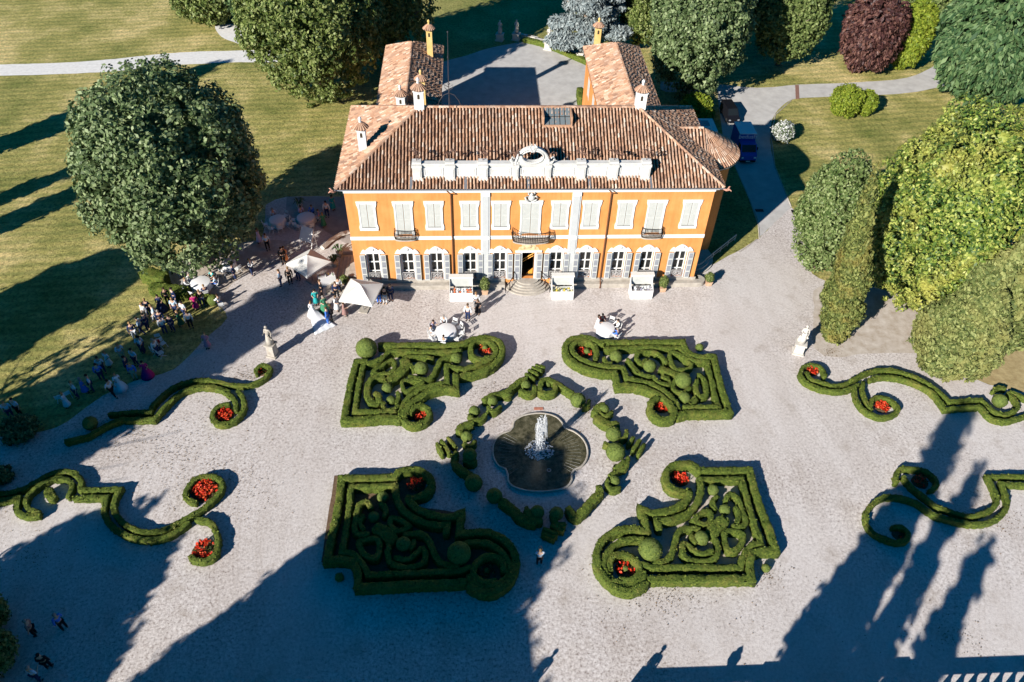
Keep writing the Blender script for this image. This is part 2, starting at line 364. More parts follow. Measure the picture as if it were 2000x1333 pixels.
def hip_roof(parent, x0, x1, y0, y1, ze, zr, hx0, hx1, name='roof', axis='x', hy0=0, hy1=0, faces='flrb'):
    """axis x: ridge along x from x0+hx0 to x1-hx1 ; axis y: ridge along y from y0+hy0 to y1-hy1"""
    rf = None
    if axis == 'x':
        ym = (y0 + y1) / 2; h = zr - ze; sl = math.hypot(ym - y0, h)
        A, B_, Cc, Dd = (x0, y0), (x1, y0), (x1, y1), (x0, y1); r0 = (x0 + hx0, ym, zr); r1 = (x1 - hx1, ym, zr)
        o = []
        if 'f' in faces: o.append(tiled(name, (x0, y0, ze), (x1, y0, ze), (0, ym - y0, h), [(0, 0), (x1 - x0, 0), (x1 - x0 - hx1, sl), (hx0, sl)], parent))
        if 'b' in faces: o.append(tiled(name, (x1, y1, ze), (x0, y1, ze), (0, ym - y1, h), [(0, 0), (x1 - x0, 0), (x1 - x0 - hx0, sl), (hx1, sl)], parent))
        if hx0 and 'l' in faces: s2 = math.hypot(hx0, h); o.append(tiled(name, (x0, y1, ze), (x0, y0, ze), (hx0, 0, h), [(0, 0), (y1 - y0, 0), ((y1 - y0) / 2, s2)], parent))
        if hx1 and 'r' in faces: s2 = math.hypot(hx1, h); o.append(tiled(name, (x1, y0, ze), (x1, y1, ze), (-hx1, 0, h), [(0, 0), (y1 - y0, 0), ((y1 - y0) / 2, s2)], parent))
        ridge_caps(r0, r1, parent)
        if hx0: ridge_caps((x0, y0, ze), r0, parent); ridge_caps((x0, y1, ze), r0, parent)
        if hx1: ridge_caps((x1, y0, ze), r1, parent); ridge_caps((x1, y1, ze), r1, parent)
    else:
        xm = (x0 + x1) / 2; h = zr - ze; sl = math.hypot(xm - x0, h); Ly = y1 - y0
        tiled(name, (x0, y1, ze), (x0, y0, ze), (xm - x0, 0, h), [(0, 0), (Ly, 0), (Ly - hy0, sl), (hy1, sl)], parent)
        tiled(name, (x1, y0, ze), (x1, y1, ze), (xm - x1, 0, h), [(0, 0), (Ly, 0), (Ly - hy1, sl), (hy0, sl)], parent)
        if hy1: s2 = math.hypot(hy1, h); tiled(name, (x1, y1, ze), (x0, y1, ze), (0, -hy1, h), [(0, 0), (x1 - x0, 0), ((x1 - x0) / 2, s2)], parent)
        ridge_caps((xm, y0 + hy0, zr), (xm, y1 - hy1, zr), parent)
        if hy1: ridge_caps((x0, y1, ze), (xm, y1 - hy1, zr), parent); ridge_caps((x1, y1, ze), (xm, y1 - hy1, zr), parent)

# ------------------------------------------------------------------ villa
villa = empty('villa', (0, 0, 0), 0, 'two storey ochre orange villa with white shutters, tiled hipped roof and white attic parapet', 'villa')
COLX = [-13.35, -10.42, -7.92, -5.02, -2.45, 0, 2.45, 5.02, 7.92, 10.42, 13.35]
ZE = 9.9; ZB = 0.8
def wall_with_holes(name, x0, x1, z0, z1, holes, m, parent, y=0.0, depth=0.32):
    xs = sorted({x0, x1, *[h[0] for h in holes], *[h[1] for h in holes]}); zs = sorted({z0, z1, *[h[2] for h in holes], *[h[3] for h in holes]})
    b = MB()
    for i in range(len(xs) - 1):
        for j in range(len(zs) - 1):
            cx, cz = (xs[i] + xs[i + 1]) / 2, (zs[j] + zs[j + 1]) / 2
            if any(h[0] < cx < h[1] and h[2] < cz < h[3] for h in holes): continue
            b.add([(xs[i], y, zs[j]), (xs[i + 1], y, zs[j]), (xs[i + 1], y, zs[j + 1]), (xs[i], y, zs[j + 1])], [(0, 1, 2, 3)])
    for h in holes:
        a, c, e, f = h[:4]; d = y + depth
        b.add([(a, y, e), (a, d, e), (a, d, f), (a, y, f)], [(0, 1, 2, 3)]); b.add([(c, y, e), (c, d, e), (c, d, f), (c, y, f)], [(3, 2, 1, 0)])
        b.add([(a, y, e), (c, y, e), (c, d, e), (a, d, e)], [(0, 1, 2, 3)]); b.add([(a, y, f), (c, y, f), (c, d, f), (a, d, f)], [(3, 2, 1, 0)])
    return b.build(name, m, parent)
DW = 0.54
holes = [(x - DW, x + DW, ZB, 3.75) for x in COLX]
wall_with_holes('front_wall', -15, 15, 0, ZE + 0.55, holes, M['plaster'], villa)
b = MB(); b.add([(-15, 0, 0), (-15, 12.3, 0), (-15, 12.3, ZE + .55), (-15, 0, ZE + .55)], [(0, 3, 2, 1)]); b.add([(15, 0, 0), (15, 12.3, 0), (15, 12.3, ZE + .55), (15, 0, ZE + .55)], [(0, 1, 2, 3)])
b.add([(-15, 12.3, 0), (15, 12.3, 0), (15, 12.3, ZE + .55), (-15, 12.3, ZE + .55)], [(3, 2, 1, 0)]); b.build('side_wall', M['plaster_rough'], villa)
b = MB()
for s, a, c in ((-1, -15.12, -2.0), (1, 2.0, 15.5)):
    b.box(min(a, c), -0.55, 0, max(a, c), -0.003, 0.50); b.box(min(a, c) + .03, -0.10, 0.503, max(a, c) - .35 * (s > 0), -0.004, ZB - .01)
b.lathe([(0.0, 0), (.55, 0), (.55, .50), (0.0, .5)], 14, (15.5, 0.0, 0), -PI / 2, PI / 2)
b.build('plinth', M['greystone'], villa)
b = MB(); b.box(-15.03, -0.05, 5.2, 15.03, -0.003, 5.52)
b.box(-15.05, -0.07, ZE - .02, 15.05, -0.004, ZE + .20); b.box(-15.0, -0.02, 5.15, 15.0, -.002, 5.2); b.build('string_course', M['white'], villa)
# eaves: sloping soffit with rafter ends, gutter
b = MB(); b.box(-15.4, -0.38, ZE + .50, 15.4, 0.0, ZE + .54); b.box(-15.45, 12.3, ZE + .5, 15.45, 12.7, ZE + .54); b.box(-15.5, 0, ZE + .5, -15.0, 12.3, ZE + .54); b.box(15.0, 0, ZE + .5, 15.5, 12.3, ZE + .54)
b.box(-15.3, -.16, ZE + .2, 15.3, 0, ZE + .5)
sof = b.build('eaves', M['white'], villa)
b = MB()
for i in range(27):
    x = -14.6 + i * 29.2 / 26; b.tube([(x, -0.175, ZE + .34), (x, -0.16, ZE + .34)], 0.055, 8)
b.build('eaves_vents', M['iron'], villa)
b = MB(); b.tube([(-15.6, -.46, ZE + .51), (15.6, -.46, ZE + .51)], 0.055, 8); b.tube([(-15.6, -.4, ZE + .5), (-15.6, 12.6, ZE + .5)], 0.055, 6); b.tube([(15.6, -.4, ZE + .5), (15.6, 4.5, ZE + .5)], 0.055, 6); b.build('gutter', M['metal'], villa)
for s in (-1, 1):
    x = 6.5 * s
    b = MB(); b.tube([(x - .3, -.46, ZE + .46), (x, -.5, ZE + .15), (x, -.11, ZE - .12), (x, -.11, 5.45), (x, -.16, 5.35), (x, -.11, 5.15), (x, -.11, .8), (x, -.6, .55), (x, -.6, 0.05)], 0.06, 7)
    b.build('downpipe', M['pipe'], villa)
    xp = 3.72 * s
    b = MB(); b.box(xp - .27, -.13, ZB - .3, xp + .27, -.005, ZE - .02); p = b.build('pilaster', M['pilaster'], villa)
    b = MB()
    for e in (-1, 1): b.box(xp + e * .27 - .05 + e * .052, -.08, ZB - .3, xp + e * .27 + .05 + e * .052, -.006, ZE - .02)
    b.box(xp - .36, -.15, ZE - .35, xp + .36, -.007, ZE - .021); b.box(xp - .36, -.15, 5.19, xp + .36, -.007, 5.53); b.box(xp - .36, -.15, ZB - .3, xp + .36, -.007, ZB + .1)
    b.build('pilaster_edge', M['white'], p)
# upper windows with closed shutters
def upper_window(x, z0, z1, wd, balcony=False):
    hw = wd / 2
    b = MB(); b.box(-hw + .12, -.06, z0 + .12, -.02, -.02, z1 - .12); b.box(.02, -.06, z0 + .12, hw - .12, -.02, z1 - .12)
    for sx in (-1, 1):
        cx = sx * (hw / 2 - .06); pw = hw / 2 - .16
        for a, c in ((z0 + .2, (z0 + z1) / 2 - .05), ((z0 + z1) / 2 + .05, z1 - .2)):
            k = int((c - a) / .1)
            for i in range(k): zz = a + (i + .5) * (c - a) / k; b.add([(cx - pw, -.062, zz - .04), (cx + pw, -.062, zz - .04), (cx + pw, -.075, zz - .005), (cx - pw, -.075, zz - .005)], [(0, 1, 2, 3)]); 
    w_ = b.build('window', M['shutter'], villa, (x, 0, 0))
    b = MB()
    for s in (-1, 1):                             # moulded frame, waisted in the middle, eared at top and foot
        po = [(hw + .07, z0 - .02), (hw + .07, z0 + .25), (hw, z0 + .5), (hw, z1 - .55), (hw + .1, z1 - .2), (hw + .1, z1 + .02), (hw - .14, z1 + .02), (hw - .14, z0 - .02)]
        vs = [(s * a, y, c) for y in (-.09, -.008) for a, c in po]; n = len(po)
        b.add(vs, [tuple(range(n)) if s > 0 else tuple(range(n - 1, -1, -1))] + [(i, (i + 1) % n, n + (i + 1) % n, n + i) for i in range(n)])
    b.box(-hw + .14, -.088, z1 - .14, hw - .14, -.009, z1 + .018); b.box(-hw - .12, -.13, z1 + .02, hw + .12, -.01, z1 + .10)
    b.build('frame', M['white'], w_)
    b = MB()
    if not balcony:
        b.box(-hw + .14, -.088, z0 - .02, hw - .14, -.009, z0 + .14); b.box(-hw - .05, -.12, z0 - .14, hw + .05, -.009, z0 - .022); b.build('sill', M['white'], w_)
        b = MB(); b.box(-hw + .16, -.12, z0 + .15, hw - .16, -.09, z0 + .18); b.build('catch_bar', M['iron'], w_)
    return w_
def bombe(x, z0, hw, dep, h, name='balcony', floor=.12):
    b = MB()
    arc = [(-hw, 0)] + [(-hw * math.cos(t) * 1.0, -dep * (0.55 + .45 * math.sin(t))) for t in np.linspace(0, PI, 11)] + [(hw, 0)]
    b.prism([(a, c) for a, c in arc][::-1] if False else arc, z0 - floor, z0)
    o = b.build(name, M['greystone'], villa, (x, 0, 0)); b = MB()
    pts = []; n = int(2 * hw / .13) + 8
    fine = [Vector((a, c, 0)) for a, c in arc]
    def at(t):
        Ls = [(fine[i + 1] - fine[i]).length for i in range(len(fine) - 1)]; T = t * sum(Ls)
        for i, l in enumerate(Ls):
            if T <= l or i == len(Ls) - 1: return fine[i].lerp(fine[i + 1], min(1, T / l))
            T -= l
    for z, k in ((z0 + h, 1.0), (z0 + h * .55, 1.06), (z0 + .06, 1.0)): b.tube([(p.x * k, p.y * k, z) for p in [at(i / 24) for i in range(25)]], .028, 5)
    for i in range(n + 1):
        p = at(i / n); q = at(min(1, (i + .5) / n))
        b.tube([(p.x, p.y, z0), (p.x * 1.05, p.y * 1.12, z0 + h * .3), (p.x * 1.0, p.y, z0 + h)], .017, 4)
        c = Vector((q.x * 1.05, q.y * 1.1, z0 + h * .45)); e = (at(min(1, (i + .7) / n)) - at(max(0, (i + .3) / n))); e = e.normalized() if e.length > 0 else Vector((1, 0, 0))
        b.tube([c + e * .07 * math.cos(t) + Vector((0, 0, .12 * math.sin(t))) for t in np.linspace(0, 2 * PI, 7)], .014, 4, False)
    b.build('railing', M['iron'], o); return o
for i, x in enumerate(COLX):
    if i == 5: upper_window(x + .02, 5.65, 9.0, 1.72, True)
    elif i in (1, 9): upper_window(x, 5.65, 8.98, 1.5, True); bombe(x, 5.4, .86, .42, .95)
    else: upper_window(x, 6.35, 8.98, 1.42)
bombe(0.1, 5.35, 1.52, .95, 1.0)
b = MB()                                             # scrolled cartouche above the middle window
b.ball((0.02, -.12, 9.4), .28, 10, 6, (1, .5, 1.2))
for s in (-1, 1):
    b.tube([(s * .1 + .02, -.12, 9.05), (s * .42, -.15, 9.2), (s * .5, -.18, 9.45), (s * .36, -.16, 9.6), (s * .26, -.14, 9.48)], [.08, .09, .08, .06, .05], 6)
    b.tube([(s * .15, -.14, 9.7), (s * .3, -.17, 9.82), (s * .2, -.15, 9.92)], .06, 6)
b.ball((0.02, -.2, 9.78), .13); b.build('cartouche', M['attic'], villa, smooth=True)
# ground floor french windows
def crest(b, hw, z):
    """three-lobed shell crest outline above a ground floor opening"""
    out = []
    for t in np.linspace(0, 1, 9): out.append((-hw + .02 + .34 * t * hw, z + .10 + .30 * math.sin(t * PI * .62)))
    for t in np.linspace(0, 1, 9): out.append((-hw * .55 + hw * 1.1 * t, z + .34 + .36 * math.sin(t * PI)))
    for t in np.linspace(0, 1, 9): out.append((hw - .02 - .34 * hw * (1 - t), z + .10 + .30 * math.sin((1 - t) * PI * .62)))
    po = [(-hw, z)] + out + [(hw, z)]
    vs = [(a, y, c) for y in (-.11, -.009) for a, c in po]; n = len(po)
    b.add(vs, [tuple(range(n))[::-1]] + [(i, n + i, n + (i + 1) % n, (i + 1) % n) for i in range(n)])
def french(i, x):
    b = MB(); b.box(-DW, .30, ZB, DW, .34, 3.75); o = b.build('french_window', M['glass'], villa, (x, 0, 0))
    b = MB(); y0, y1 = .22, .295
    for a, c in ((-DW, -DW + .09), (-.055, .055), (DW - .09, DW)): b.box(a, y0, ZB, c, y1, 3.75)
    for z in (1.62, 2.62): b.box(-DW + .09, y0 + .01, z - .05, -.055, y1, z + .05); b.box(.055, y0 + .01, z - .05, DW - .09, y1, z + .05)
    b.box(-DW + .09, y0 + .01, 3.66, -.055, y1, 3.75); b.box(.055, y0 + .01, 3.66, DW - .09, y1, 3.75); b.build('frame', M['white'], o)
    b = MB(); crest(b, 1.0, 3.76); b.ball((0, -.13, 4.22), .17, 10, 6, (1, .5, 1)); b.box(-1.05, -.07, 3.70, -DW, -.01, 3.757); b.box(DW, -.07, 3.70, 1.05, -.01, 3.757)
    for s in (-1, 1): b.box(s * DW - .045 + s * .047, -.06, ZB, s * DW + .045 + s * .047, -.005, 3.7)
    b.build('surround', M['white'], o)
    for s in (-1, 1):
        b = MB(); c = s * (DW + .34); b.box(c - .22, -.20, ZB + .02, c + .22, -.15, 3.66); sh = b.build('shutter', M['shutter'], o)
        b = MB()
        for k in range(4): z = ZB + .14 + k * .70; b.box(c - .15, -.215, z, c + .15, -.201, z + .56)
        b.build('louvres', M['louvre'], sh)
    b = MB()
    for z in (ZB + .05, ZB + .82): b.tube([(-.5, -.06, z), (.5, -.06, z)], .03, 5)
    for k in range(9):
        xx = -.5 + k / 8.; b.tube([(xx, -.06, ZB + .05), (xx, -.09, ZB + .4), (xx, -.06, ZB + .82)], .022, 4)
    for s in (-1, 1):
        for zz in (.28, .58): b.tube([(s * .22 + .13 * math.cos(t), -.09, ZB + zz + .11 * math.sin(t)) for t in np.linspace(0, 2 * PI, 8)], .024, 4, False)
    b.tube([(.16 * math.cos(t), -.1, ZB + .45 + .2 * math.sin(t)) for t in np.linspace(0, 2 * PI, 10)], .03, 4, False)
    b.build('grille', M['white_iron'], o); return o
f0 = None
for i, x in enumerate(COLX):
    if i == 5: continue
    if f0 is None: f0 = french(i, x)
    else: c = dup(f0, villa); c.location = (x, 0, 0)
# main door, hall behind it, steps
b = MB(); b.box(-.535, .33, ZB - .2, .535, 4.2, ZB); b.add([(-.54, .325, ZB), (-.54, 4.2, ZB), (-.54, 4.2, 3.75), (-.54, .325, 3.75), (.54, .325, ZB), (.54, 4.2, ZB), (.54, 4.2, 3.75), (.54, .325, 3.75)], [(0, 1, 2, 3), (7, 6, 5, 4), (1, 5, 6, 2), (3, 2, 6, 7)])
door = b.build('main_door', M['inside'], villa)
b = MB(); b.tube([(-.5, .5, 2.5), (.5, .5, 3.2)], .05, 6); b.tube([(-.5, .55, 2.2), (.5, .55, 2.9)], .04, 6); b.add([(-.1, .6, .82), (.5, .6, .82), (.5, .6, 1.5)], [(0, 1, 2)]); b.box(.1, .7, .82, .5, 1.0, 1.0); b.build('stair_rail', M['gold'], door)
b = MB(); b.box(-1.15, -.12, 3.76, 1.15, -.008, 3.95); b.box(-.70, -.07, ZB, -.54, -.006, 3.757); b.box(.54, -.07, ZB, .70, -.006, 3.757); b.build('surround', M['white'], door)
b = MB()
po = [(-.95, 3.96), (-.8, 4.3), (-.62, 4.35), (-.5, 4.9), (-.9, 5.1), (.9, 5.1), (.5, 4.9), (.62, 4.35), (.8, 4.3), (.95, 3.96)]
n = len(po); b.add([(a, y, c) for y in (-.03, -.007) for a, c in po], [tuple(range(n))[::-1]] + [(i, n + i, n + (i + 1) % n, (i + 1) % n) for i in range(n)])
b.ball((0, -.05, 4.4), .22, 10, 6, (1.3, .4, 1)); b.ball((-.45, -.04, 4.2), .15, 8, 5, (1, .4, 1)); b.ball((.45, -.04, 4.2), .15, 8, 5, (1, .4, 1)); b.ball((0, -.04, 4.85), .14, 8, 5, (2, .4, 1))
b.build('overdoor_relief', noisy('worn cream relief', (.62, .42, .20), (.76, .60, .36), 4, 0.8), door)
for s in (-1, 1):
    c = s * .96; b = MB(); b.box(c - .25, -.20, ZB + .02, c + .25, -.15, 3.70); sh = b.build('shutter', M['shutter'], door)
    b = MB()
    for k in range(4): z = ZB + .14 + k * .70; b.box(c - .17, -.215, z, c + .17, -.201, z + .58)
    b.build('louvres', M['louvre'], sh)
b = MB()
for k in range(5):
    r = 2.15 - k * .27; z0 = .16 * k; b.lathe([(0.001, z0), (r, z0), (r, z0 + .13), (r + .03, z0 + .13), (r + .03, z0 + .16 - .001 * k), (0.001, z0 + .16 - .001 * k)], 26, (0, 0, 0), PI, 2 * PI, Matrix.Translation((0, -.02, 0)) @ Matrix.Diagonal((.93, .70, 1, 1)))
b.build('entrance_steps', M['greystone'], villa)
for s in (-1, 1):
    b = MB(); b.tube([(s * 1.15, -.15, 1.75), (s * 1.25, -.5, 1.55), (s * 1.6, -.9, 1.1), (s * 1.95, -1.15, .75), (s * 2.02, -1.25, .5), (s * 1.9, -1.3, .45)], .04, 6)
    for a, c, z in ((1.2, -.2, 1.7), (1.6, -.9, 1.1), (1.95, -1.15, .75)): b.tube([(s * a, c, z), (s * a, c, .1)], .03, 5)
    b.build('handrail', M['iron'], villa)
# main roof
EX0, EX1, EY0, EY1, EZ, RZ = -15.55, 15.55, -.42, 12.75, 10.45, 13.95
hip_roof(villa, EX0, EX1, EY0, EY1, EZ, RZ, 6.45, 6.45, 'roof', 'x')
SLP = (RZ - EZ) / ((EY1 - EY0) / 2)
def roofz(y): return EZ + (y - EY0) * SLP
# attic parapet standing on the front slope
YA = .46; att = None
b = MB(); b.box(-9.45, YA, 10.75, 9.45, YA + .42, 12.0); b.box(-9.5, YA - .05, 10.7, 9.5, YA + .46, 11.02); b.box(-9.5, YA - .09, 12.0, 9.5, YA + .52, 12.16); b.box(-9.45, YA - .03, 12.16, 9.45, YA + .45, 12.24)
att = b.build('attic_parapet', M['attic'], villa)
PX = [-9.1, -6.5, -3.9, -1.3, 1.3, 3.9, 6.5, 9.1]
for x in PX:
    b = MB(); hw = .36 if abs(x) > 2 else .2
    b.box(x - hw, YA - .22, 10.45, x + hw, YA, 12.0); b.box(x - hw - .05, YA - .27, 10.4, x + hw + .05, YA + .0, 10.98); b.box(x - hw - .05, YA - .27, 12.0, x + hw + .05, YA - .092, 12.2)
    b.box(x - hw + .1, YA - .245, 11.15, x + hw - .1, YA - .2205, 11.85)
    b.box(x - hw, YA - .1, 12.245, x + hw, YA + .45, 12.42); b.build('pier', M['attic'], att)
    if abs(x) > 2 or True:
        b = MB()                                     # twisted iron flower finial
        b.tube([(x, YA + .2, 12.4), (x, YA + .2, 13.1)], .03, 5)
        for k in range(9):
            a = rnd.uniform(0, 2 * PI); r = rnd.uniform(.3, .65); z = 12.7 + rnd.uniform(0, .5)
            b.tube([(x, YA + .2, z), (x + r * .6 * math.cos(a), YA + .2 + r * .6 * math.sin(a), z + .25), (x + r * math.cos(a), YA + .2 + r * math.sin(a), z + .1)], .03, 4)
            b.ball((x + r * math.cos(a), YA + .2 + r * math.sin(a), z + .1), .075, 6, 4)
        b.build('iron_flowers', mat('rusted iron', (.13, .07, .05), .7) if x == PX[0] else D.materials['rusted iron'], att)
for a, c in [(-9.1 + .42, -6.5 - .42), (-6.5 + .42, -3.9 - .42), (-3.9 + .42, -1.3 - .24), (-1.3 + .24, 1.3 - .24), (1.3 + .24, 3.9 - .42), (3.9 + .42, 6.5 - .42), (6.5 + .42, 9.1 - .42)]:
    b = MB(); y = YA
    for t, dd_ in ((0, .05), (.16, .025)):
        x0, x1, z0, z1 = a + .12 + t, c - .12 - t, 11.17 + t * .8, 11.88 - t * .8
        b.box(x0, y - dd_, z0, x1, y - .001, z0 + .06); b.box(x0, y - dd_, z1 - .06, x1, y - .001, z1); b.box(x0, y - dd_ - .001, z0 + .06, x0 + .06, y - .001, z1 - .06); b.box(x1 - .06, y - dd_ - .001, z0 + .06, x1, y - .001, z1 - .06)
    b.build('panel_moulding', M['white'], att)
b = MB()                                             # oval-eyed arch in the middle
n = 28; ro = []; ri = []
for k in range(n + 1):
    t = PI * k / n; ro.append((1.38 * math.cos(t), 12.2 + 1.45 * math.sin(t)))
cz = 12.85
out = [(1.38 * math.cos(t), 12.2 + 1.42 * max(0, math.sin(t))) if math.sin(t) > 0 else (1.38 * math.cos(t), 12.16) for t in [2 * PI * k / 40 for k in range(40)]]
inn = [(.80 * math.cos(t), cz + .50 * math.sin(t)) for t in [2 * PI * k / 40 for k in range(40)]]
vs = [(a, y, c) for y in (YA - .04, YA + .36) for a, c in out] + [(a, y, c) for y in (YA - .04, YA + .36) for a, c in inn]
fs = []
for k in range(40):
    k2 = (k + 1) % 40; fs += [(k, k2, 80 + k2, 80 + k), (40 + k, 120 + k, 120 + k2, 40 + k2), (k, 40 + k, 40 + k2, k2), (80 + k, 80 + k2, 120 + k2, 120 + k)]
b.add(vs, fs)
b.tube([(.86 * math.cos(t), YA - .05, cz + .56 * math.sin(t)) for t in np.linspace(0, 2 * PI, 32)], .075, 6, False)
b.tube([(1.32 * math.cos(t), YA - .05, 12.22 + 1.38 * math.sin(t)) for t in np.linspace(-.05, PI + .05, 26)], .09, 6)
for s in (-1, 1):
    b.tube([(s * 1.3, YA, 12.3), (s * 1.55, YA - .05, 12.35), (s * 1.72, YA - .05, 12.6), (s * 1.6, YA, 12.85), (s * 1.46, YA, 12.7)], [.12, .13, .12, .1, .07], 6)
    b.tube([(s * .05, YA - .1, 13.35), (s * .28, YA - .12, 13.75), (s * .1, YA, 13.95)], [.12, .1, .06], 6)
b.ball((0, YA - .05, 13.6), .24, 10, 6, (1, .6, 1.1)); b.build('oval_arch', M['attic'], att, smooth=False)
b = MB()
for x in (-9.5, 0, 9.6): b.box(x - .14, -.62, roofz(-.6) + .12, x + .14, YA - .05, roofz(-.6) + .16, Matrix.Translation((0, 0, 0)))
for x in (-5.3, -.3, 4.6, 9.55, -9.6):
    y0, y1 = -.55, .42; b.add([(x - .11, y0, roofz(y0) + .17), (x + .11, y0, roofz(y0) + .17), (x + .11, y1, roofz(y1) + .17), (x - .11, y1, roofz(y1) + .17)], [(0, 1, 2, 3)])
b.v = b.v[24:]; b.f = [tuple(i - 24 for i in f) for f in b.f[18:]]
b.build('lead_gutter', M['metal'], villa)
# skylight cut in the front slope
b = MB(); y0, y1 = 4.55, 6.0; x0, x1 = 1.15, 3.35
zt = roofz(y1) + .18
b.box(x0 - .12, y0 - .1, roofz(y0) - .05, x0, y1, zt); b.box(x1, y0 - .1, roofz(y0) - .05, x1 + .12, y1, zt); b.box(x0 - .12, y1, roofz(y1) - .3, x1 + .12, y1 + .12, zt + .05); b.box(x0 - .12, y0 - .12, roofz(y0) - .05, x1 + .12, y0 - .001, roofz(y0) + .22)
sk = b.build('skylight', noisy('skylight surround', (.42, .22, .12), (.55, .34, .22), 4), villa)
b = MB(); b.add([(x0, y0, roofz(y0) + .21), (x1, y0, roofz(y0) + .21), (x1, y1, roofz(y1) + .17), (x0, y1, roofz(y1) + .17)], [(0, 1, 2, 3)]); b.build('pane', mat('skylight glass', (.16, .19, .20), .12, 0, .8), sk)
b = MB()
for k in range(6): x = x0 + (x1 - x0) * k / 5; b.tube([(x, y0, roofz(y0) + .23), (x, y1, roofz(y1) + .19)], .025, 4)
b.tube([(x0, 5.2, roofz(5.2) + .24), (x1, 5.2, roofz(5.2) + .24)], .025, 4); b.build('glazing_bar', M['iron'], sk)
# chimneys
M['yellow'] = noisy('yellow chimney render', (.70, .45, .14), (.78, .56, .24), 2, .85)
def chimney(x, y, z0, z1, m, s=.36, tilt=0):
    b = MB(); b.box(-s, -s * .8, z0, s, s * .8, z1); b.box(-s - .06, -s * .8 - .06, z1 - .12, s + .06, s * .8 + .06, z1)
    o = b.build('chimney', m, villa, (x, y, 0))
    b = MB()
    for yy, fl in ((-s * .8 - .004, 1),): b.box(-.10, yy, z1 - .75, .10, yy + .05, z1 - .42); b.lathe([(0.001, 0), (.10, 0)], 8, (0, 0, 0), 0, PI, Matrix.Translation((0, yy + .001, z1 - .42)) @ Matrix.Rotation(PI / 2, 4, 'X'))
    b.build('smoke_opening', M['inside'], o)
    b = MB(); b.v = []; n = 16
    for k in range(n):
        a0, a1 = 2 * PI * k / n, 2 * PI * (k + 1) / n; am = (a0 + a1) / 2
        b.tube([(0, 0, z1 + .52), (.30 * math.cos(am), .30 * math.sin(am), z1 + .34), (.60 * math.cos(am), .56 * math.sin(am), z1 + .03)], [.05, .075, .10], 5)
    b.lathe([(.50, z1 + .0), (.02, z1 + .46)], 12); b.build('tiled_cap', M['tile'], o)
    b = MB(); b.lathe([(.09, z1 + .45), (.13, z1 + .55), (.06, z1 + .62), (.15, z1 + .74), (.12, z1 + .88), (.02, z1 + .98)], 8); b.build('finial', m, o, smooth=True)
    return o
chimney(-13.6, 3.75, 11.2, 13.5, M['white'], .33)
chimney(-9.0, 6.15, 13.3, 15.6, M['white'], .40)
chimney(9.25, 6.3, 13.3, 15.4, M['white'], .42)
# weathervane mast
b = MB(); vx, vy = -6.55, 6.25
b.tube([(vx, vy, 13.9), (vx, vy, 17.0), (vx + .06, vy, 20.2)], [.05, .035, .015], 6)
for s in (-1, 1):
    for dx, dy in ((1, 0), (0, 1)):
        b.tube([(vx, vy, 15.2), (vx + s * dx * .45, vy + s * dy * .45, 15.0), (vx + s * dx * .8, vy + s * dy * .8, 14.5), (vx + s * dx * .95, vy + s * dy * .95, 14.05), (vx + s * dx * .7, vy + s * dy * .7, 14.1)], .035, 5)
    b.tube([(vx, vy, 15.7), (vx + s * .35, vy, 15.9), (vx + s * .3, vy, 15.6), (vx, vy, 15.4)], .03, 5)
b.ball((vx, vy, 16.0), .1, 8, 5); b.ball((vx + .06, vy, 20.2), .07, 6, 4); b.ball((vx, vy, 18.2), .06, 6, 4)
b.build('weathervane_mast', mat('dark lead', (.09, .08, .085), .5, .5), villa)
# dragon-headed corner spouts
for s in (-1, 1):
    b = MB(); b.tube([(s * 15.5, -.45, 10.35), (s * 15.7, -.6, 10.38), (s * 15.9, -.72, 10.5), (s * 16.05, -.8, 10.4)], [.06, .10, .08, .03], 6)
    b.tube([(s * 15.7, -.6, 10.4), (s * 15.72, -.78, 10.62), (s * 15.85, -.85, 10.64)], [.03, .06, .02], 5); b.tube([(s * 15.75, -.58, 10.4), (s * 15.92, -.48, 10.62), (s * 16.02, -.45, 10.6)], [.03, .06, .02], 5)
    b.build('corner_spout', noisy('copper spout', (.45, .20, .13), (.60, .33, .24), 6), villa)
# rear wings round the courtyard
for s in (-1, 1):
    x0, x1 = (-13.55, -8.15) if s < 0 else (8.15, 13.55); zt = 7.9
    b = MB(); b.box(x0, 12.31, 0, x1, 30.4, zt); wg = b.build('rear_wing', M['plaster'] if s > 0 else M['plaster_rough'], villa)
    for k in range(4):
        yy = 15 + k * 3.9
        for xx, sg in ((x0, -1), (x1, 1)):
            b = MB(); b.box(xx - .03 if sg < 0 else xx + .003, yy - .5, 4.2, xx - .003 if sg < 0 else xx + .03, yy + .5, 6.2); wn = b.build('window', M['shutter'], wg)
            b = MB(); b.box(xx + sg * .03 - .01, yy - .58, 4.05, xx + sg * .03 + .01, yy - .502, 6.3); b.box(xx + sg * .03 - .01, yy + .502, 4.05, xx + sg * .03 + .01, yy + .58, 6.3); b.build('frame', M['white'], wn)
    hip_roof(wg, x0 - .35, x1 + .35, 12.0, 30.8, zt + .05, 9.75, 0, 0, 'wing_roof', 'y', 0, 2.9)
    b = MB(); b.tube([(x0 - .4, 13, zt), (x0 - .4, 30.8, zt)], .07, 6); b.tube([(x1 + .4, 13, zt), (x1 + .4, 30.8, zt)], .07, 6); b.build('gutter', M['pipe'], wg)
chimney(-9.0, 26.9, 8.6, 11.6, M['yellow'], .30); chimney(-9.4, 15.8, 8.6, 11.6, M['yellow'], .36); chimney(-11.3, 14.6, 9.0, 10.7, M['white'], .40); chimney(9.1, 30.1, 8.4, 10.6, M['yellow'], .32)
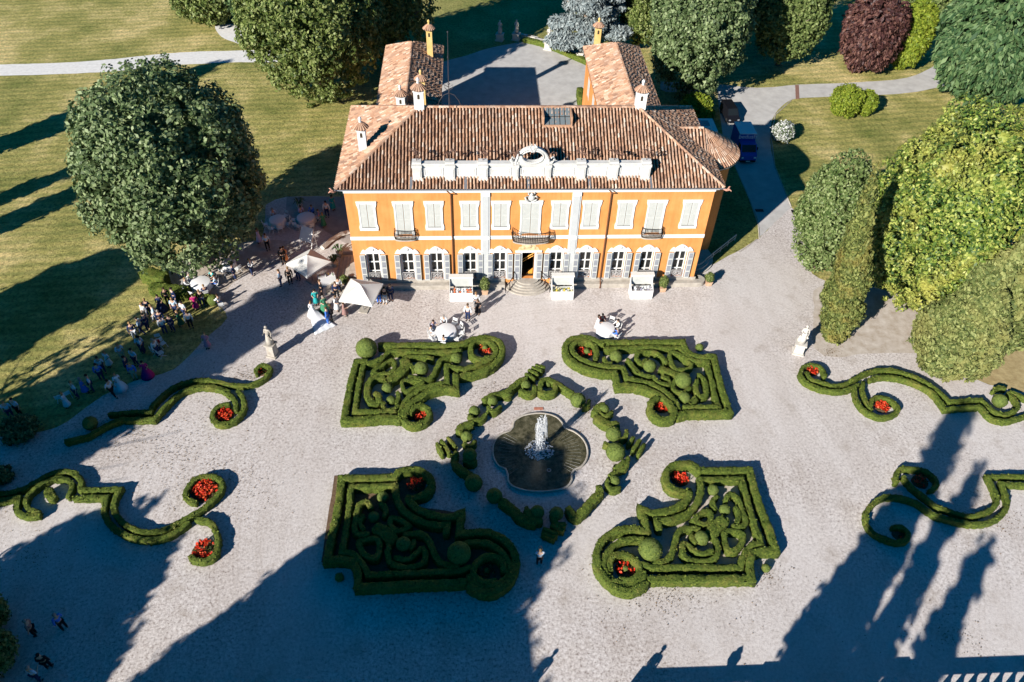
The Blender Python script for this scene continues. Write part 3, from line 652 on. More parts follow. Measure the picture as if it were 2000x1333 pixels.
# low block and round-ended stair pavilion at the right rear
b = MB(); b.box(15.003, 3.6, 0, 15.2, 9.2, 9.85); b.lathe([(0.001, 0), (2.8, 0), (2.8, 9.85), (0.001, 9.85)], 22, (15.19, 6.4, 0), -PI / 2, PI / 2)
pav = b.build('stair_pavilion', M['plaster_rough'], villa)
zp_, za = 9.9, 11.9; cx, cy = 15.2, 6.4; rr = 3.3
tiled('pavilion_roof', (12.6, cy - rr, zp_), (cx, cy - rr, zp_), (0, rr, za - zp_), [(0, 0), (cx - 12.6, 0), (cx - 12.6, math.hypot(rr, za - zp_)), (0, math.hypot(rr, za - zp_))], pav)
tiled('pavilion_roof', (cx, cy + rr, zp_), (12.6, cy + rr, zp_), (0, -rr, za - zp_), [(0, 0), (cx - 12.6, 0), (cx - 12.6, math.hypot(rr, za - zp_)), (0, math.hypot(rr, za - zp_))], pav)
V = []; F = []
for k in range(38):
    am = -PI / 2 + PI * (k + .5) / 38; nc = 8
    full = k % 2 == 0
    for j in range(nc if full else 5):
        r0 = rr + .08 - j * (rr / nc); r1 = max(.04, r0 - rr / nc - .03); b0 = len(V); tx, ty = -math.sin(am), math.cos(am)
        jj = rnd.uniform(-.02, .02)
        for r_, ww, h_ in ((r0, max(.05, .105 * (r0 / rr) ** .45), .05), (r1, max(.04, .095 * (r1 / rr) ** .45), .02)):
            zc = za - (za - zp_) * r_ / rr
            for i in range(5):
                t = PI * i / 4; V.append((cx + r_ * math.cos(am) + tx * (math.cos(t) * ww + jj), cy + r_ * math.sin(am) + ty * (math.cos(t) * ww + jj), zc + h_ + math.sin(t) * ww * .9))
        for i in range(4): F.append((b0 + i, b0 + i + 1, b0 + 6 + i, b0 + 5 + i))
cone = np_mesh('pavilion_roof', np.array(V), np.array(F), [M['tile']], pav)
b = MB(); b.lathe([(rr + .02, zp_ - .06), (rr, zp_), (.02, za)], 28, (cx, cy, 0), -PI / 2, PI / 2); b.build('tile_bed', M['pan'], cone)
ridge_caps((12.9, cy, za), (cx, cy, za), pav)
b = MB(); b.lathe([(rr + .1, zp_ - .12), (rr + .1, zp_)], 28, (cx, cy, 0), -PI / 2, PI / 2); b.build('gutter', M['metal'], pav)
b = MB(); b.box(16.2, 17.4, 0, 20.2, 19.8, 5.2); b.box(16.1, 17.3, 5.2, 20.3, 19.9, 5.35); b.box(18.2, 17.9, 5.352, 19.8, 19.3, 5.5); ann = b.build('annex', M['white'], villa)
b = MB(); b.box(18.4, 18.1, 5.503, 19.6, 19.1, 5.56); b.build('roof_light', M['louvre'], ann)
# side balconies and rounded side terraces
for s in (-1,):
    b = MB(); b.prism([(s * 15.0, 4.6), (s * 15.9, 4.9), (s * 16.2, 6.2), (s * 15.9, 7.5), (s * 15.0, 7.8)][::-s], 5.2, 5.35); o = b.build('side_balcony', M['greystone'], villa)
    b = MB()
    ps = [(s * 15.05, 4.6), (s * 15.9, 4.9), (s * 16.2, 6.2), (s * 15.9, 7.5), (s * 15.05, 7.8)]
    for z in (5.45, 6.25): b.tube([(*p, z) for p in ps], .03, 5)
    for p, q in zip(ps, ps[1:]):
        for k in range(7): t = k / 7; b.tube([(p[0] + (q[0] - p[0]) * t, p[1] + (q[1] - p[1]) * t, 5.35), (p[0] + (q[0] - p[0]) * t, p[1] + (q[1] - p[1]) * t, 6.25)], .02, 4)
    b.build('railing', M['white_iron'], o)
b = MB()
for k in range(3): b.lathe([(0.001, 0), (2.6 - k * .35, 0), (2.6 - k * .35, .2 + .2 * k), (0.001, .2 + .2 * k)], 20, (15.02, 3.6, 0), -PI / 2, PI / 2)
b.build('side_steps', M['stone'], villa)
b = MB()
for k in range(4): b.box(-16.9 + .35 * k, 0.6, 0, -15.01, 4.2 - .2 * k, .2 + .18 * k)
b.build('side_steps', M['greystone'], villa)

# ------------------------------------------------------------------ clipped hedges
def strip_mesh(paths, h, z0=0.0, fuzz=24, nz=0.02, cell=0.16):
    """paths: [(points [(x, y, sharp)], width, closed, smooth)] -> V, F, matidx for one hedge"""
    V = []; F = []; LV = []; LF = []
    for pts, wd, closed in paths:
        p = smooth_poly(pts, cell, closed); n = len(p); hw = wd / 2
        hh = h * rnd.uniform(.97, 1.03)
        hw *= .79; prof = [(-hw * .97, 0), (-hw, hh * .35), (-hw, hh * .75), (-hw * .99, hh * .95), (-hw * .90, hh), (-hw * .35, hh * 1.01), (hw * .35, hh * 1.01), (hw * .90, hh), (hw * .99, hh * .95), (hw, hh * .75), (hw, hh * .35), (hw * .97, 0)]
        P = np.array([q[:2] for q in p]); k = len(prof); b0 = len(V)
        ph = rnd.uniform(0, 9)
        for i in range(n):
            uz = 1 + .035 * math.sin(i * .31 + ph) + .03 * math.sin(i * .83 + ph * 2)
            a = P[(i - 1) % n] if (closed or i) else P[i]; c = P[(i + 1) % n] if (closed or i < n - 1) else P[i]
            d1 = P[i] - a; d2 = c - P[i]
            l1 = np.linalg.norm(d1); l2 = np.linalg.norm(d2); d1 = d1 / l1 if l1 > 1e-6 else d2 / max(l2, 1e-6); d2 = d2 / l2 if l2 > 1e-6 else d1
            t = d1 + d2; tl = np.linalg.norm(t); t = t / tl if tl > 1e-3 else d1; nn = np.array([-t[1], t[0]]); mi = min(1.9, 1 / max(.35, nn @ np.array([-d1[1], d1[0]])))
            end = (not closed) and (i == 0 or i == n - 1); sh = 1.0
            if not closed:
                e = min(i, n - 1 - i)
                sh = (.72, .92, 1.0)[min(e, 2)]
            jw = rnd.gauss(0, nz * .6)
            for j, (s_, z_) in enumerate(prof):
                q = P[i] + nn * (s_ * sh * mi + jw + rnd.gauss(0, nz)); V.append((q[0] + rnd.gauss(0, nz * .6), q[1] + rnd.gauss(0, nz * .6), z0 + max(0, z_ * uz + (rnd.gauss(0, nz) if z_ > 0 else 0))))
        m_ = n if closed else n - 1
        for i in range(m_):
            i2 = (i + 1) % n
            for j in range(k - 1): F.append((b0 + i * k + j, b0 + i2 * k + j, b0 + i2 * k + j + 1, b0 + i * k + j + 1))
        if not closed:
            for i in (0, n - 1):
                for j in range(k // 2 - 1):
                    q = (b0 + i * k + j, b0 + i * k + j + 1, b0 + i * k + k - 2 - j, b0 + i * k + k - 1 - j)
                    F.append(q if i == 0 else q[::-1])
    V = np.array(V); F = np.array(F); nf = len(F)
    if fuzz:
        A = V[F[:, 0]]; B_ = V[F[:, 1]]; Cc = V[F[:, 3]]; Dd = V[F[:, 2]]
        nr = np.cross(B_ - A, Cc - A); ar = np.linalg.norm(nr, axis=1); nr /= np.maximum(ar, 1e-9)[:, None]
        cnt = rng.poisson(np.minimum(ar * fuzz, 8)); idx = np.repeat(np.arange(nf), cnt); m = len(idx)
        u, v = rng.random((2, m, 1)); Pp = A[idx] * (1 - u) * (1 - v) + B_[idx] * u * (1 - v) + Dd[idx] * u * v + Cc[idx] * (1 - u) * v
        Vq, Fq = leaf_quads(Pp + nr[idx] * .01, nr[idx], .075, .8)
        F2 = Fq + len(V); V = np.vstack([V, Vq]); mi_ = np.concatenate([np.zeros(nf, int), np.ones(len(F2), int)]); F = np.vstack([F, F2])
    else: mi_ = np.zeros(nf, int)
    return V, F, mi_
def leaf_quads(P, Nn, size, spread=1.0, elong=1.0, droop=None):
    """diamond shaped leaves at P, facing roughly Nn"""
    m = len(P); n = Nn + rng.normal(0, spread * .6, (m, 3)); n /= np.maximum(np.linalg.norm(n, axis=1), 1e-6)[:, None]
    a = rng.normal(0, 1, (m, 3)) if droop is None else (droop + rng.normal(0, .35, (m, 3)))
    a -= (a * n).sum(1)[:, None] * n; a /= np.maximum(np.linalg.norm(a, axis=1), 1e-6)[:, None]; b_ = np.cross(n, a)
    s = (size * rng.uniform(.65, 1.3, (m, 1)))
    a = a * s * elong; b_ = b_ * s * .62; up = n * s * .22
    V = np.stack([P - a, P + b_ - up * .4, P + a * 1.0 + up * .3, P - b_ + up], 1).reshape(-1, 3)
    return V, np.arange(4 * m).reshape(m, 4)
def hedge(name, paths, h, label, parent=None, group=None, fuzz=24):
    V, F, mi = strip_mesh(paths, h, 0.0, fuzz)
    c = np.array([V[:, 0].mean(), V[:, 1].mean(), 0.0])
    o = np_mesh(name, V - (c if parent is None else 0), F, [M['hedge'], M['box_leaf']], parent, tuple(c) if parent is None else None, mi, smooth=(mi == 0))
    if label: tag(o, label, 'hedge', group)
    return o
def cr(o, s, txt, z):                               # crop coordinates -> ground points at height z
    return [(*G(o[0] + x / s, o[1] + y / s, z)[:2], sh) for x, y, sh in pp(txt)]
def ball(x, y, r, z, label, parent=None, group='clipped box balls of the parterre', sq=1.0, cat='topiary'):
    bm = bmesh.new(); bmesh.ops.create_icosphere(bm, subdivisions=4, radius=1.0)
    V = np.array([v.co[:] for v in bm.verts]); F = np.array([[v.index for v in f.verts] for f in bm.faces]); bm.free()
    V = V * (r * (1 + rng.normal(0, .012, (len(V), 1)))); V[:, 2] *= sq
    F = np.hstack([F, F[:, 2:3]]) if False else F
    # triangles as a separate face count: build quads from leaves, tris joined through from_pydata
    n = V / np.linalg.norm(V, axis=1)[:, None]; k = int(4 * PI * r * r * 30)
    d = rng.normal(0, 1, (k, 3)); d /= np.linalg.norm(d, axis=1)[:, None]; P = d * r * 1.0; P[:, 2] *= sq
    Vq, Fq = leaf_quads(P, d, .07, .8)
    me = D.meshes.new('topiary_ball'); me.from_pydata(np.vstack([V, Vq]).tolist(), [], F.tolist() + (Fq + len(V)).tolist())
    me.materials.append(M['ball']); me.materials.append(M['box_leaf'])
    me.polygons.foreach_set('material_index', [0] * len(F) + [1] * len(Fq)); me.polygons.foreach_set('use_smooth', [True] * len(F) + [False] * len(Fq))
    o = link(D.objects.new('topiary_ball', me)); o.location = (x, y, z); o.parent = parent
    if parent is None: tag(o, label, cat, group)
    return o
def cball(o, s, x, y, rp, label, lift=0.0, **k):    # ball seen at crop (x, y), radius rp crop px
    px, py = o[0] + x / s, o[1] + y / s; z = 0.7; r = rp / s * mpp(px, py, z); z = max(r * .93, r * .6 + lift); g = G(px, py, z)
    return ball(g[0], g[1], r, z, label, **k)
def blooms(x, y, r, label, dens=38, colr='red_flower', centre=True, asp=1.0):
    t = empty('flower_bed', (x, y, 0), 0, label, 'flower bed', 'red flower beds in the hedge scrolls')
    b = MB(); n = 18; b.prism([(r * math.cos(2 * PI * k / n) * rnd.uniform(.94, 1.05), asp * r * math.sin(2 * PI * k / n) * rnd.uniform(.94, 1.05)) for k in range(n)], 0.0, .10); b.build('soil', M['soil'], t)
    m = int(PI * r * r * asp * dens); a = rng.uniform(0, 2 * PI, m); q = np.sqrt(rng.random(m)) * r * .92
    P = np.stack([q * np.cos(a), asp * q * np.sin(a), .22 + .12 * rng.random(m)], 1); up = np.tile([0, 0, 1.0], (m, 1))
    kp = np.sin(P[:, 0] * 5.1 + x) + np.sin(P[:, 1] * 4.3 + y * 2) > -.9; P = P[kp]; up = up[kp]
    Vq, Fq = leaf_quads(np.repeat(P, 3, 0) + rng.normal(0, .05, (len(P) * 3, 3)), np.repeat(up, 3, 0), .09, .9)
    tag(np_mesh('flowers', Vq, Fq, [M[colr]], t), kind='stuff')
    Pg = np.stack([q * np.cos(a + .3), asp * q * np.sin(a + .3), .12 + .1 * rng.random(m)], 1)
    Vq, Fq = leaf_quads(Pg, np.tile([0, 0, 1.0], (len(Pg), 1)), .11, 1.0); tag(np_mesh('leaves', Vq, Fq, [M['bed_leaf']], t), kind='stuff')
    return t
M['red_flower'] = leaf_mat('red begonia flowers', [(.55, .02, .01), (.75, .05, .02), (.80, .16, .05)], None, .5, .15)
M['bed_leaf'] = leaf_mat('flower bed leaves', [(.03, .05, .012), (.07, .09, .02), (.16, .08, .03)], None, .5, .2)

Q1, S1 = (640, 620), 4.762; Q2, S2 = (1060, 620), 5.0; Q4, S4 = (1130, 870), 4.165; RG, SR = (820, 690), 3.333
HP = 0.75
def P_(o, s, w, txt, closed=False, h=None): return (cr(o, s, txt, HP if h is None else h), w, closed)
W0, W1, W2 = .62, .50, .42
quad = {}
quad['left rear'] = dict(
 outer=[P_(Q1, S1, W0, '470,250 600,250 800,250 1000,252 1240,245 1340,200 1450,180 1550,198 1615,255 1620,330 1565,415 1480,475 1350,520 1215,540!'),
        P_(Q1, S1, W0, '1190,520! 1195,665! 1080,652 960,680 860,735 780,790 735,850 715,930'), P_(Q1, S1, W0, '370,395 265,405! 205,640 150,945! 300,940 560,925 680,940'),
        P_(Q1, S1, W0 * .8, '690,940 760,985 850,985 920,945 950,880 915,830 850,815 790,850 760,900')],
 inner=[P_(Q1, S1, W1, '1130,450 1250,468 1380,440 1500,390 1560,330 1560,265 1500,215 1400,210 1340,250 1330,320 1375,370 1440,385 1500,360'),
        P_(Q1, S1, W1, '1250,300 1100,312 800,312 600,305 540,340 480,390 360,430!'), P_(Q1, S1, W1, '1150,440 1105,445! 1110,605! 980,622 880,655 780,715 710,790 680,880 690,930'), P_(Q1, S1, W1, '350,425! 325,445! 280,660 250,870! 400,868 640,865')],
 fig=[P_(Q1, S1, .5, '1180,345 1060,385 1020,450 970,545 900,570 840,560 750,545'), P_(Q1, S1, .40, '700,365 800,350 900,350 985,385'), P_(Q1, S1, 1.0, '700,375! 720,440 640,530 545,590!'),
      P_(Q1, S1, .42, '420,505 500,440 590,390 625,430 600,500 510,515', True), P_(Q1, S1, .62, '530,545 430,550 372,620 368,720 420,785 480,790'), P_(Q1, S1, .6, '470,790 470,720 430,690'),
      P_(Q1, S1, .38, '695,590 790,575 885,598 800,640 720,680', True), P_(Q1, S1, .42, '510,780 530,845 620,840 665,790'), P_(Q1, S1, .42, '640,690 660,720 640,790'), P_(Q1, S1, .4, '840,440 790,460 770,420')],
 balls=[(Q1, S1, 360, 290, 98, 'largest box ball, at the outer corner of the left rear parterre', 0), (Q1, S1, 870, 478, 68, 'box ball at the heart of the left rear parterre', .2), (Q1, S1, 1195, 385, 56, 'box ball beside the large scroll of the left rear parterre', .2), (Q1, S1, 555, 660, 52, 'upper of two small box balls low in the left rear parterre', .1), (Q1, S1, 590, 775, 46, 'lower of two small box balls low in the left rear parterre', .1), (Q1, S1, 1465, 288, 30, 'tiny box ball inside the flower scroll of the left rear parterre', 0)],
 beds=[(Q1, S1, 1470, 300, 75, 'thin red flower ring in the large scroll of the left rear parterre', 20), (Q1, S1, 850, 905, 75, 'red flower bed in the small front scroll of the left rear parterre', 55)])
quad['right rear'] = dict(
 outer=[P_(Q2, S2, W0, '700,525! 600,530 450,500 320,440 235,360 222,280 270,215 370,185 480,198 545,240 600,262'), P_(Q2, S2, W0, '560,230 700,235 900,235 1150,232 1370,232! 1390,290 1450,350 1550,378 1675,378! 1740,650 1830,915! 1600,925 1390,930 1310,965'),
        P_(Q2, S2, W0, '705,520! 735,665! 850,660 1000,690 1120,740 1210,800 1270,870 1290,930 1250,985 1150,985 1075,930 1050,860 1080,805 1140,775')],
 inner=[P_(Q2, S2, W1, '780,478 640,470 500,450 400,410 310,350 285,290 330,240 420,222 500,255 530,330 515,410'), P_(Q2, S2, W1, '600,300 800,290 1000,280 1340,288! 1400,350 1480,412 1605,415! 1650,600 1715,868! 1550,865 1370,862'),
        P_(Q2, S2, W1, '785,465! 825,590! 950,610 1080,650 1200,720 1290,810 1335,890')],
 fig=[P_(Q2, S2, .42, '825,395 890,480 960,540 1065,565'), P_(Q2, S2, .45, '960,430 920,400 925,350 980,320 1080,325 1160,370 1215,440'), P_(Q2, S2, .4, '1020,390 970,440 930,420'), P_(Q2, S2, .45, '1245,350 1310,342 1400,392 1455,462 1390,498 1285,488', True),
      P_(Q2, S2, .75, '1140,480! 1250,520 1350,565!'), P_(Q2, S2, .42, '1085,560 1120,615 1230,650 1235,595 1160,562'), P_(Q2, S2, .5, '1525,540 1590,620 1598,740 1525,765'), P_(Q2, S2, .5, '1510,600 1500,700 1540,760'), P_(Q2, S2, .42, '1290,600 1280,690 1360,725 1455,675'), P_(Q2, S2, .42, '600,380 620,430 680,440'), P_(Q2, S2, .5, '1440,830 1500,800 1470,770')],
 balls=[(Q2, S2, 715, 385, 62, 'box ball beside the large scroll of the right rear parterre', .2), (Q2, S2, 1045, 480, 64, 'box ball at the heart of the right rear parterre', .25), (Q2, S2, 1370, 618, 82, 'biggest box ball inside the right rear parterre', .3), (Q2, S2, 1385, 788, 60, 'box ball low in the right rear parterre near its front hedge', .1), (Q2, S2, 430, 335, 32, 'tiny box ball inside the flower scroll of the right rear parterre', 0), (Q2, S2, 1530, 295, 40, 'small cone shaped box bush on the gravel behind the right rear parterre', 0)],
 beds=[(Q2, S2, 410, 335, 80, 'red flower bed around a small ball in the large scroll of the right rear parterre', 34), (Q2, S2, 1160, 865, 80, 'red flower bed in the small front scroll of the right rear parterre', 60)])
quad['right front'] = dict(
 outer=[P_(Q4, S4, W0, '880,375 780,355 722,300 712,225 760,165 850,142 940,160 985,208'), P_(Q4, S4, W0, '960,198 1100,200 1250,197 1395,195! 1450,400 1540,650 1610,850! 1500,850 1415,870! 1395,960 1412,1080! 1200,1080 900,1080 560,1085'),
        P_(Q4, S4, W0, '895,355 905,385 880,440 830,485 720,530 600,545 512,512! 560,690! 400,675 280,705 190,780 148,890 170,1010 260,1120 380,1180 480,1165 560,1110')],
 inner=[P_(Q4, S4, W1 * 1.15, '985,250 1000,330 985,420 940,500 850,565 720,605 640,600! 665,690'), P_(Q4, S4, W1, '975,265 1100,268 1330,262! 1380,450 1440,650 1490,790! 1420,800 1370,850 1335,920 1320,985! 1150,985 800,985 600,985 510,950'),
        P_(Q4, S4, W1, '540,765 440,755 330,780 245,860 205,950 225,1040 300,1100 420,1125 520,1080 540,1020'), P_(Q4, S4, W1, '265,1020 255,950 290,895 370,878 445,912 490,965 498,1030 430,1090 330,1085')],
 fig=[P_(Q4, S4, .5, '600,945 690,935 760,880 790,780 812,705 865,665 995,668'), P_(Q4, S4, .45, '862,775 848,850 890,915 1000,935 1110,912 1140,840 1120,740'), P_(Q4, S4, .42, '865,775 930,830 1000,872 1100,850'), P_(Q4, S4, .45, '1195,700 1265,688 1340,710 1332,790 1265,850 1210,820', True),
      P_(Q4, S4, 1.1, '1205,590! 1130,650 1070,725!'), P_(Q4, S4, .42, '940,600 1020,535 1070,530 1080,590 1040,635 960,615', True), P_(Q4, S4, .45, '1200,445 1230,390 1290,410 1330,500 1360,590 1345,645 1250,650'), P_(Q4, S4, .4, '1280,490 1312,560 1285,625'), P_(Q4, S4, .42, '1135,400 1095,450 1120,515'), P_(Q4, S4, .4, '915,710 930,750 960,790')],
 balls=[(Q4, S4, 585, 850, 96, 'largest box ball, inside the big scroll of the right front parterre', .2), (Q4, S4, 1000, 755, 60, 'box ball in the U shaped hedge of the right front parterre', .25), (Q4, S4, 1190, 525, 46, 'small box ball at the heart of the right front parterre', .2), (Q4, S4, 1095, 365, 46, 'small box ball near the rear hedge of the right front parterre', .2), (Q4, S4, 378, 1005, 28, 'tiny box ball inside the flower scroll of the right front parterre', 0), (Q4, S4, 1525, 1000, 36, 'small round box bush on the gravel at the corner of the right front parterre', 0)],
 beds=[(Q4, S4, 825, 268, 72, 'red flower bed in the small rear scroll of the right front parterre', 60), (Q4, S4, 380, 1005, 80, 'ring of red flowers in the big scroll of the right front parterre', 30)])
# the left front parterre is the right front one laid out in mirror image: affine fit through matching corners
src = [(1327, 935), (1222, 1110), (1483, 903), (1250, 990), (1475, 1132), (1522, 1083), (1264, 1035)]
dst = [(806, 943), (956, 1117), (648, 922), (889, 1001), (686, 1147), (624, 1104), (898, 1040)]
A_ = np.array([[*G(*p)[:2], 1] for p in src]); B_ = np.array([G(*p)[:2] for p in dst]); AF = np.linalg.lstsq(A_, B_, rcond=None)[0]
def mir(p): v = np.array([p[0], p[1], 1]) @ AF; return (float(v[0]), float(v[1]))
def mpath(t): return ([(*mir(p), p[2]) for p in t[0]], t[1], t[2])
def build_quad(nm, q, m=False):
    f = mpath if m else (lambda t: t); wide = 'in shade' if m else 'in sun'
    root = empty('parterre', (0, 0, 0), 0, '%s box hedge parterre with double border hedge and scrollwork, %s' % (nm, wide), 'hedge parterre', 'four hedge parterres around the fountain')
    for t in q['outer']: hedge('border_hedge', [f(t)], HP, None, root)
    for t in q['inner']: hedge('inner_hedge', [f(t)], HP * .95, None, root)
    for t in q['fig']: hedge('scroll_hedge', [f(t)], HP * .9, None, root)
    for o, s, x, y, rp, lab, lift in q['balls']:
        if m:
            px, py = o[0] + x / s, o[1] + y / s; r = rp / s * mpp(px, py, .7); z = max(r * .93, r * .6 + lift); g = G(px, py, z); g = mir(g); ball(g[0], g[1], r, z, lab.replace('right front', 'shaded left front'))
        else: cball(o, s, x, y, rp, lab, lift)
    for o, s, x, y, rp, lab, dn in q['beds']:
        px, py = o[0] + x / s, o[1] + y / s; g = G(px, py, .2); r = rp / s * mpp(px, py)
        if m: g = mir(g)
        blooms(g[0], g[1], r, lab.replace('right front', 'left front') if m else lab, dn)
    ctr = np.mean([p[:2] for t in q['outer'] for p in f(t)[0]], 0)
    gx = empty_poly = None
build_quad('left rear', quad['left rear']); build_quad('right rear', quad['right rear']); build_quad('right front', quad['right front']); build_quad('left front', quad['right front'], True)
# sandy earth between the hedge rows
sheet('parterre_earth', '690,702! 760,705 800,682 900,678 950,660 985,690 970,712 900,745 890,765 820,785 835,815 800,828 760,822 672,822!', 0.030, M['earth'], wob=.03)
sheet('parterre_earth', '1105,680 1140,658 1200,672 1335,672! 1360,695 1395,698! 1425,805! 1330,812 1310,825 1275,805 1285,785 1220,765 1205,758 1195,728 1150,722', 0.030, M['earth'], wob=.03)
sheet('parterre_earth', '1305,935 1330,912 1365,922 1465,920! 1515,1075! 1475,1085 1468,1128! 1265,1132 1225,1150 1175,1115 1172,1070 1210,1045 1268,1040 1262,1000 1320,985', 0.030, M['earth'], wob=.03)

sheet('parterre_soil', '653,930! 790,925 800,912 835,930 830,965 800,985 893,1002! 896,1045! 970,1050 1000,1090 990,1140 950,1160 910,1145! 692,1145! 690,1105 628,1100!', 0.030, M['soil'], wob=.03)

# ring of box pieces round the fountain
HR = .7
def R2(w, t, c=False): return (cr(RG, SR, t, HR), w, c)
ringp = [
 ('hedge', [R2(.62, '600,262 560,262 610,215 660,175 700,165'), R2(.5, '650,235 700,258 745,245 748,205')], 'curled box hedge at the rear left of the fountain ring'),
 ('hedge', [R2(.55, '410,305 470,272 540,255 600,245'), R2(.36, '440,345 480,375 530,340')], 'low box hedge arm with cup around a ball, rear left of the fountain'),
 ('hedge', [R2(.42, '318,395 350,430 400,425 430,390')], 'crescent box hedge under a ball on the left of the fountain'),
 ('hedge', [R2(.75, '250,515 275,475 350,450')], 'short bent box hedge left of the fountain pool'),
 ('hedge', [R2(.36, '282,585 325,600 365,565')], 'small crescent hedge under the ball beside the left clipped slabs'),
 ('hedge', [R2(.6, '240,640 222,690 245,735 300,775 340,790'), R2(.4, '285,690 330,712 368,690')], 'teardrop box hedge left of the pool at the edge of the shade'),
 ('hedge', [R2(.75, '520,955 590,1000 660,1070 760,1105'), R2(.5, '690,1000 730,1080 800,1090'), R2(.5, '860,1020 890,1110 950,1110')], 'shaded box hedge in front of the pool'),
 ('hedge', [R2(.75, '960,1000 1010,1060 1060,1030 1130,950 1180,910'), R2(.6, '1160,860 1185,920')], 'box hedge half in shade at the front right of the fountain ring'),
 ('hedge', [R2(.36, '1225,810 1222,855 1260,882 1310,865'), R2(.42, '1230,800 1290,760 1340,735 1360,670')], 'thin curling box hedge arm right of the pool'),
 ('hedge', [R2(.42, '1262,735 1300,730 1335,695'), R2(.35, '1300,565 1340,540 1350,495'), R2(.4, '1200,575 1240,598 1270,590')], 'crescent box hedges between the two big balls right of the pool'),
 ('hedge', [R2(.85, '1135,390 1170,350 1210,335'), R2(.8, '1140,400 1190,440 1240,462 1300,462'), R2(.36, '1175,385 1215,410 1255,375')], 'wedge shaped box hedge at the rear right of the ring'),
 ('hedge', [R2(.5, '790,185 830,162 885,195 875,245 830,260 785,245', True), R2(.55, '880,185 930,215 1000,262'), R2(.4, '1060,340 1095,335 1100,300')], 'round eyed box hedge with a tail at the rear of the ring'),
]
for n_, ps, lab in ringp: hedge(n_, ps, HR, lab, None, 'box hedges of the fountain ring')
for x, y, r, lab, lf in ((690, 208, 33, 'small ball in the curled hedge at the rear left of the fountain', .2), (472, 312, 36, 'ball in the cup of the low hedge arm, rear left of the fountain', .2), (355, 380, 37, 'ball on the crescent hedge left of the pool', .2), (305, 545, 38, 'ball beside the left group of clipped slabs', .2), (325, 665, 46, 'leafy ball on the teardrop hedge left of the pool', .3), (350, 845, 58, 'shaded ball at the foot of the teardrop hedge', 0), (485, 930, 52, 'shaded ball in front of the pool on its left', 0), (765, 1035, 45, 'left ball of the shaded pair in front of the pool', .3), (890, 1045, 45, 'right ball of the shaded pair in front of the pool', .3), (1265, 832, 38, 'ball in the thin curling hedge right of the pool', .15), (1275, 645, 62, 'lower big ball right of the pool', .3), (1260, 528, 50, 'upper big ball right of the pool', .3), (1200, 365, 33, 'ball on the wedge shaped hedge rear right of the pool', .3), (1030, 308, 50, 'ball at the tail of the round eyed hedge behind the pool', .2), (832, 205, 22, 'tiny ball in the eye of the hedge behind the pool', .1)):
    cball(RG, SR, x, y, r, lab, lf, group='clipped box balls of the fountain ring')
slabs = {'behind the fountain': ('688,128 750,168', '706,105 775,138', '728,86 800,112', '752,72 815,92'), 'left of the fountain': ('110,582 150,655', '135,562 195,645', '180,545 232,605'), 'right of the fountain': ('1395,545 1355,592', '1432,562 1385,632', '1465,585 1420,655'), 'in the shade in front of the fountain': ('800,1140 900,1180', '795,1165 880,1205', '850,1120 940,1150')}
for k, v in slabs.items():
    pos_ = ('first', 'second', 'third', 'fourth')
    for i, t in enumerate(v): hedge('clipped_slab', [R2(.36, t)], HR, '%s upright clipped box slab of the row %s' % (pos_[i], k), None, 'clipped box slabs ' + k)

# the four outer scroll hedges
HS = .5
SC = [((0, 860), 4.167, 'left front scroll hedge on the gravel, double row with two flower curls', [(.5, '-120,420 0,430 100,418 230,372 380,285 500,248 600,268 655,330 655,400! 975,395! 935,480 925,560 980,650 1080,720 1200,745 1340,725 1450,670 1560,610 1680,530 1780,430 1805,350 1760,300 1650,288 1570,330 1515,410 1515,470 1600,505'), (.5, '1590,640 1700,660 1755,740 1770,850 1740,940 1650,982 1570,965 1540,935'), (.5, '-60,500 60,480 150,460 135,520 135,570 200,608 325,605'), (.5, '590,465! 865,460! 845,560 870,650 960,735 1080,790 1200,805 1340,785 1440,735 1540,660'), (.42, '325,582 240,565 205,510 240,430 330,360 430,310 530,310 585,355 570,420 545,465'), (.8, '400,385 392,420 420,460 450,468')]),
      ((100, 680), 4.348, 'left rear scroll hedge running out of the shade to two flower curls', [(.5, '110,790 290,745 400,690 490,640 600,600! 870,602! 960,500 1060,400 1150,352 1260,325 1400,332 1500,378 1560,450 1570,530'), (.45, '480,560 660,540! 835,538! 870,470 1000,350 1130,290 1280,265 1400,278 1550,312 1700,302 1800,255 1855,190 1840,150 1790,140 1740,175 1745,215'), (.5, '1580,355 1630,430 1630,520 1570,600 1480,640 1400,628 1365,565 1420,490 1520,470')]),
      ((1540, 690), 4.348, 'right rear scroll hedge in full sun beside the cypress', [(.42, '310,205 290,130 200,92 130,115 105,165 130,225 220,278 340,310 440,318 530,295 600,260'), (.42, '150,150 190,215 280,245 400,270 500,250 600,195 700,150 800,135 900,145 1050,185 1180,250 1290,330 1370,405! 1640,388! 1740,480 1830,515 1920,490 1955,440 1900,360 1860,330'), (.42, '685,222 780,198 900,200 1050,240 1180,300 1260,370 1330,470! 1640,450! 1720,540 1830,572 1960,545 2080,480 2180,400'), (.42, '570,270 568,350 620,450 700,510 800,540 900,512 935,460 880,400 780,368 715,390 700,450'), (.4, '640,235 632,310 660,400 715,480'), (.42, '1880,320 1960,350 2100,420'), (.42, '1740,320 1780,290 1850,300')]),
      ((1660, 860), 5.797, 'right front scroll hedge crossed by the cypress shadows', [(.42, '530,490 535,370 590,315 700,320 850,345 970,430 980,520 900,570'), (.42, '600,400 700,520 850,640 1000,750 1150,800 1300,850 1450,842 1600,780 1675,690 1640,560 1565,402! 1960,405 2200,400'), (.42, '190,940 190,820 260,720 380,645 550,640 750,700 950,830 1100,885 1300,930 1500,938 1680,880 1780,750 1775,620 1720,490! 1990,500 2200,500'), (.42, '200,950 260,1030 400,1110 560,1150 660,1110 650,1020 560,975 480,985')])]
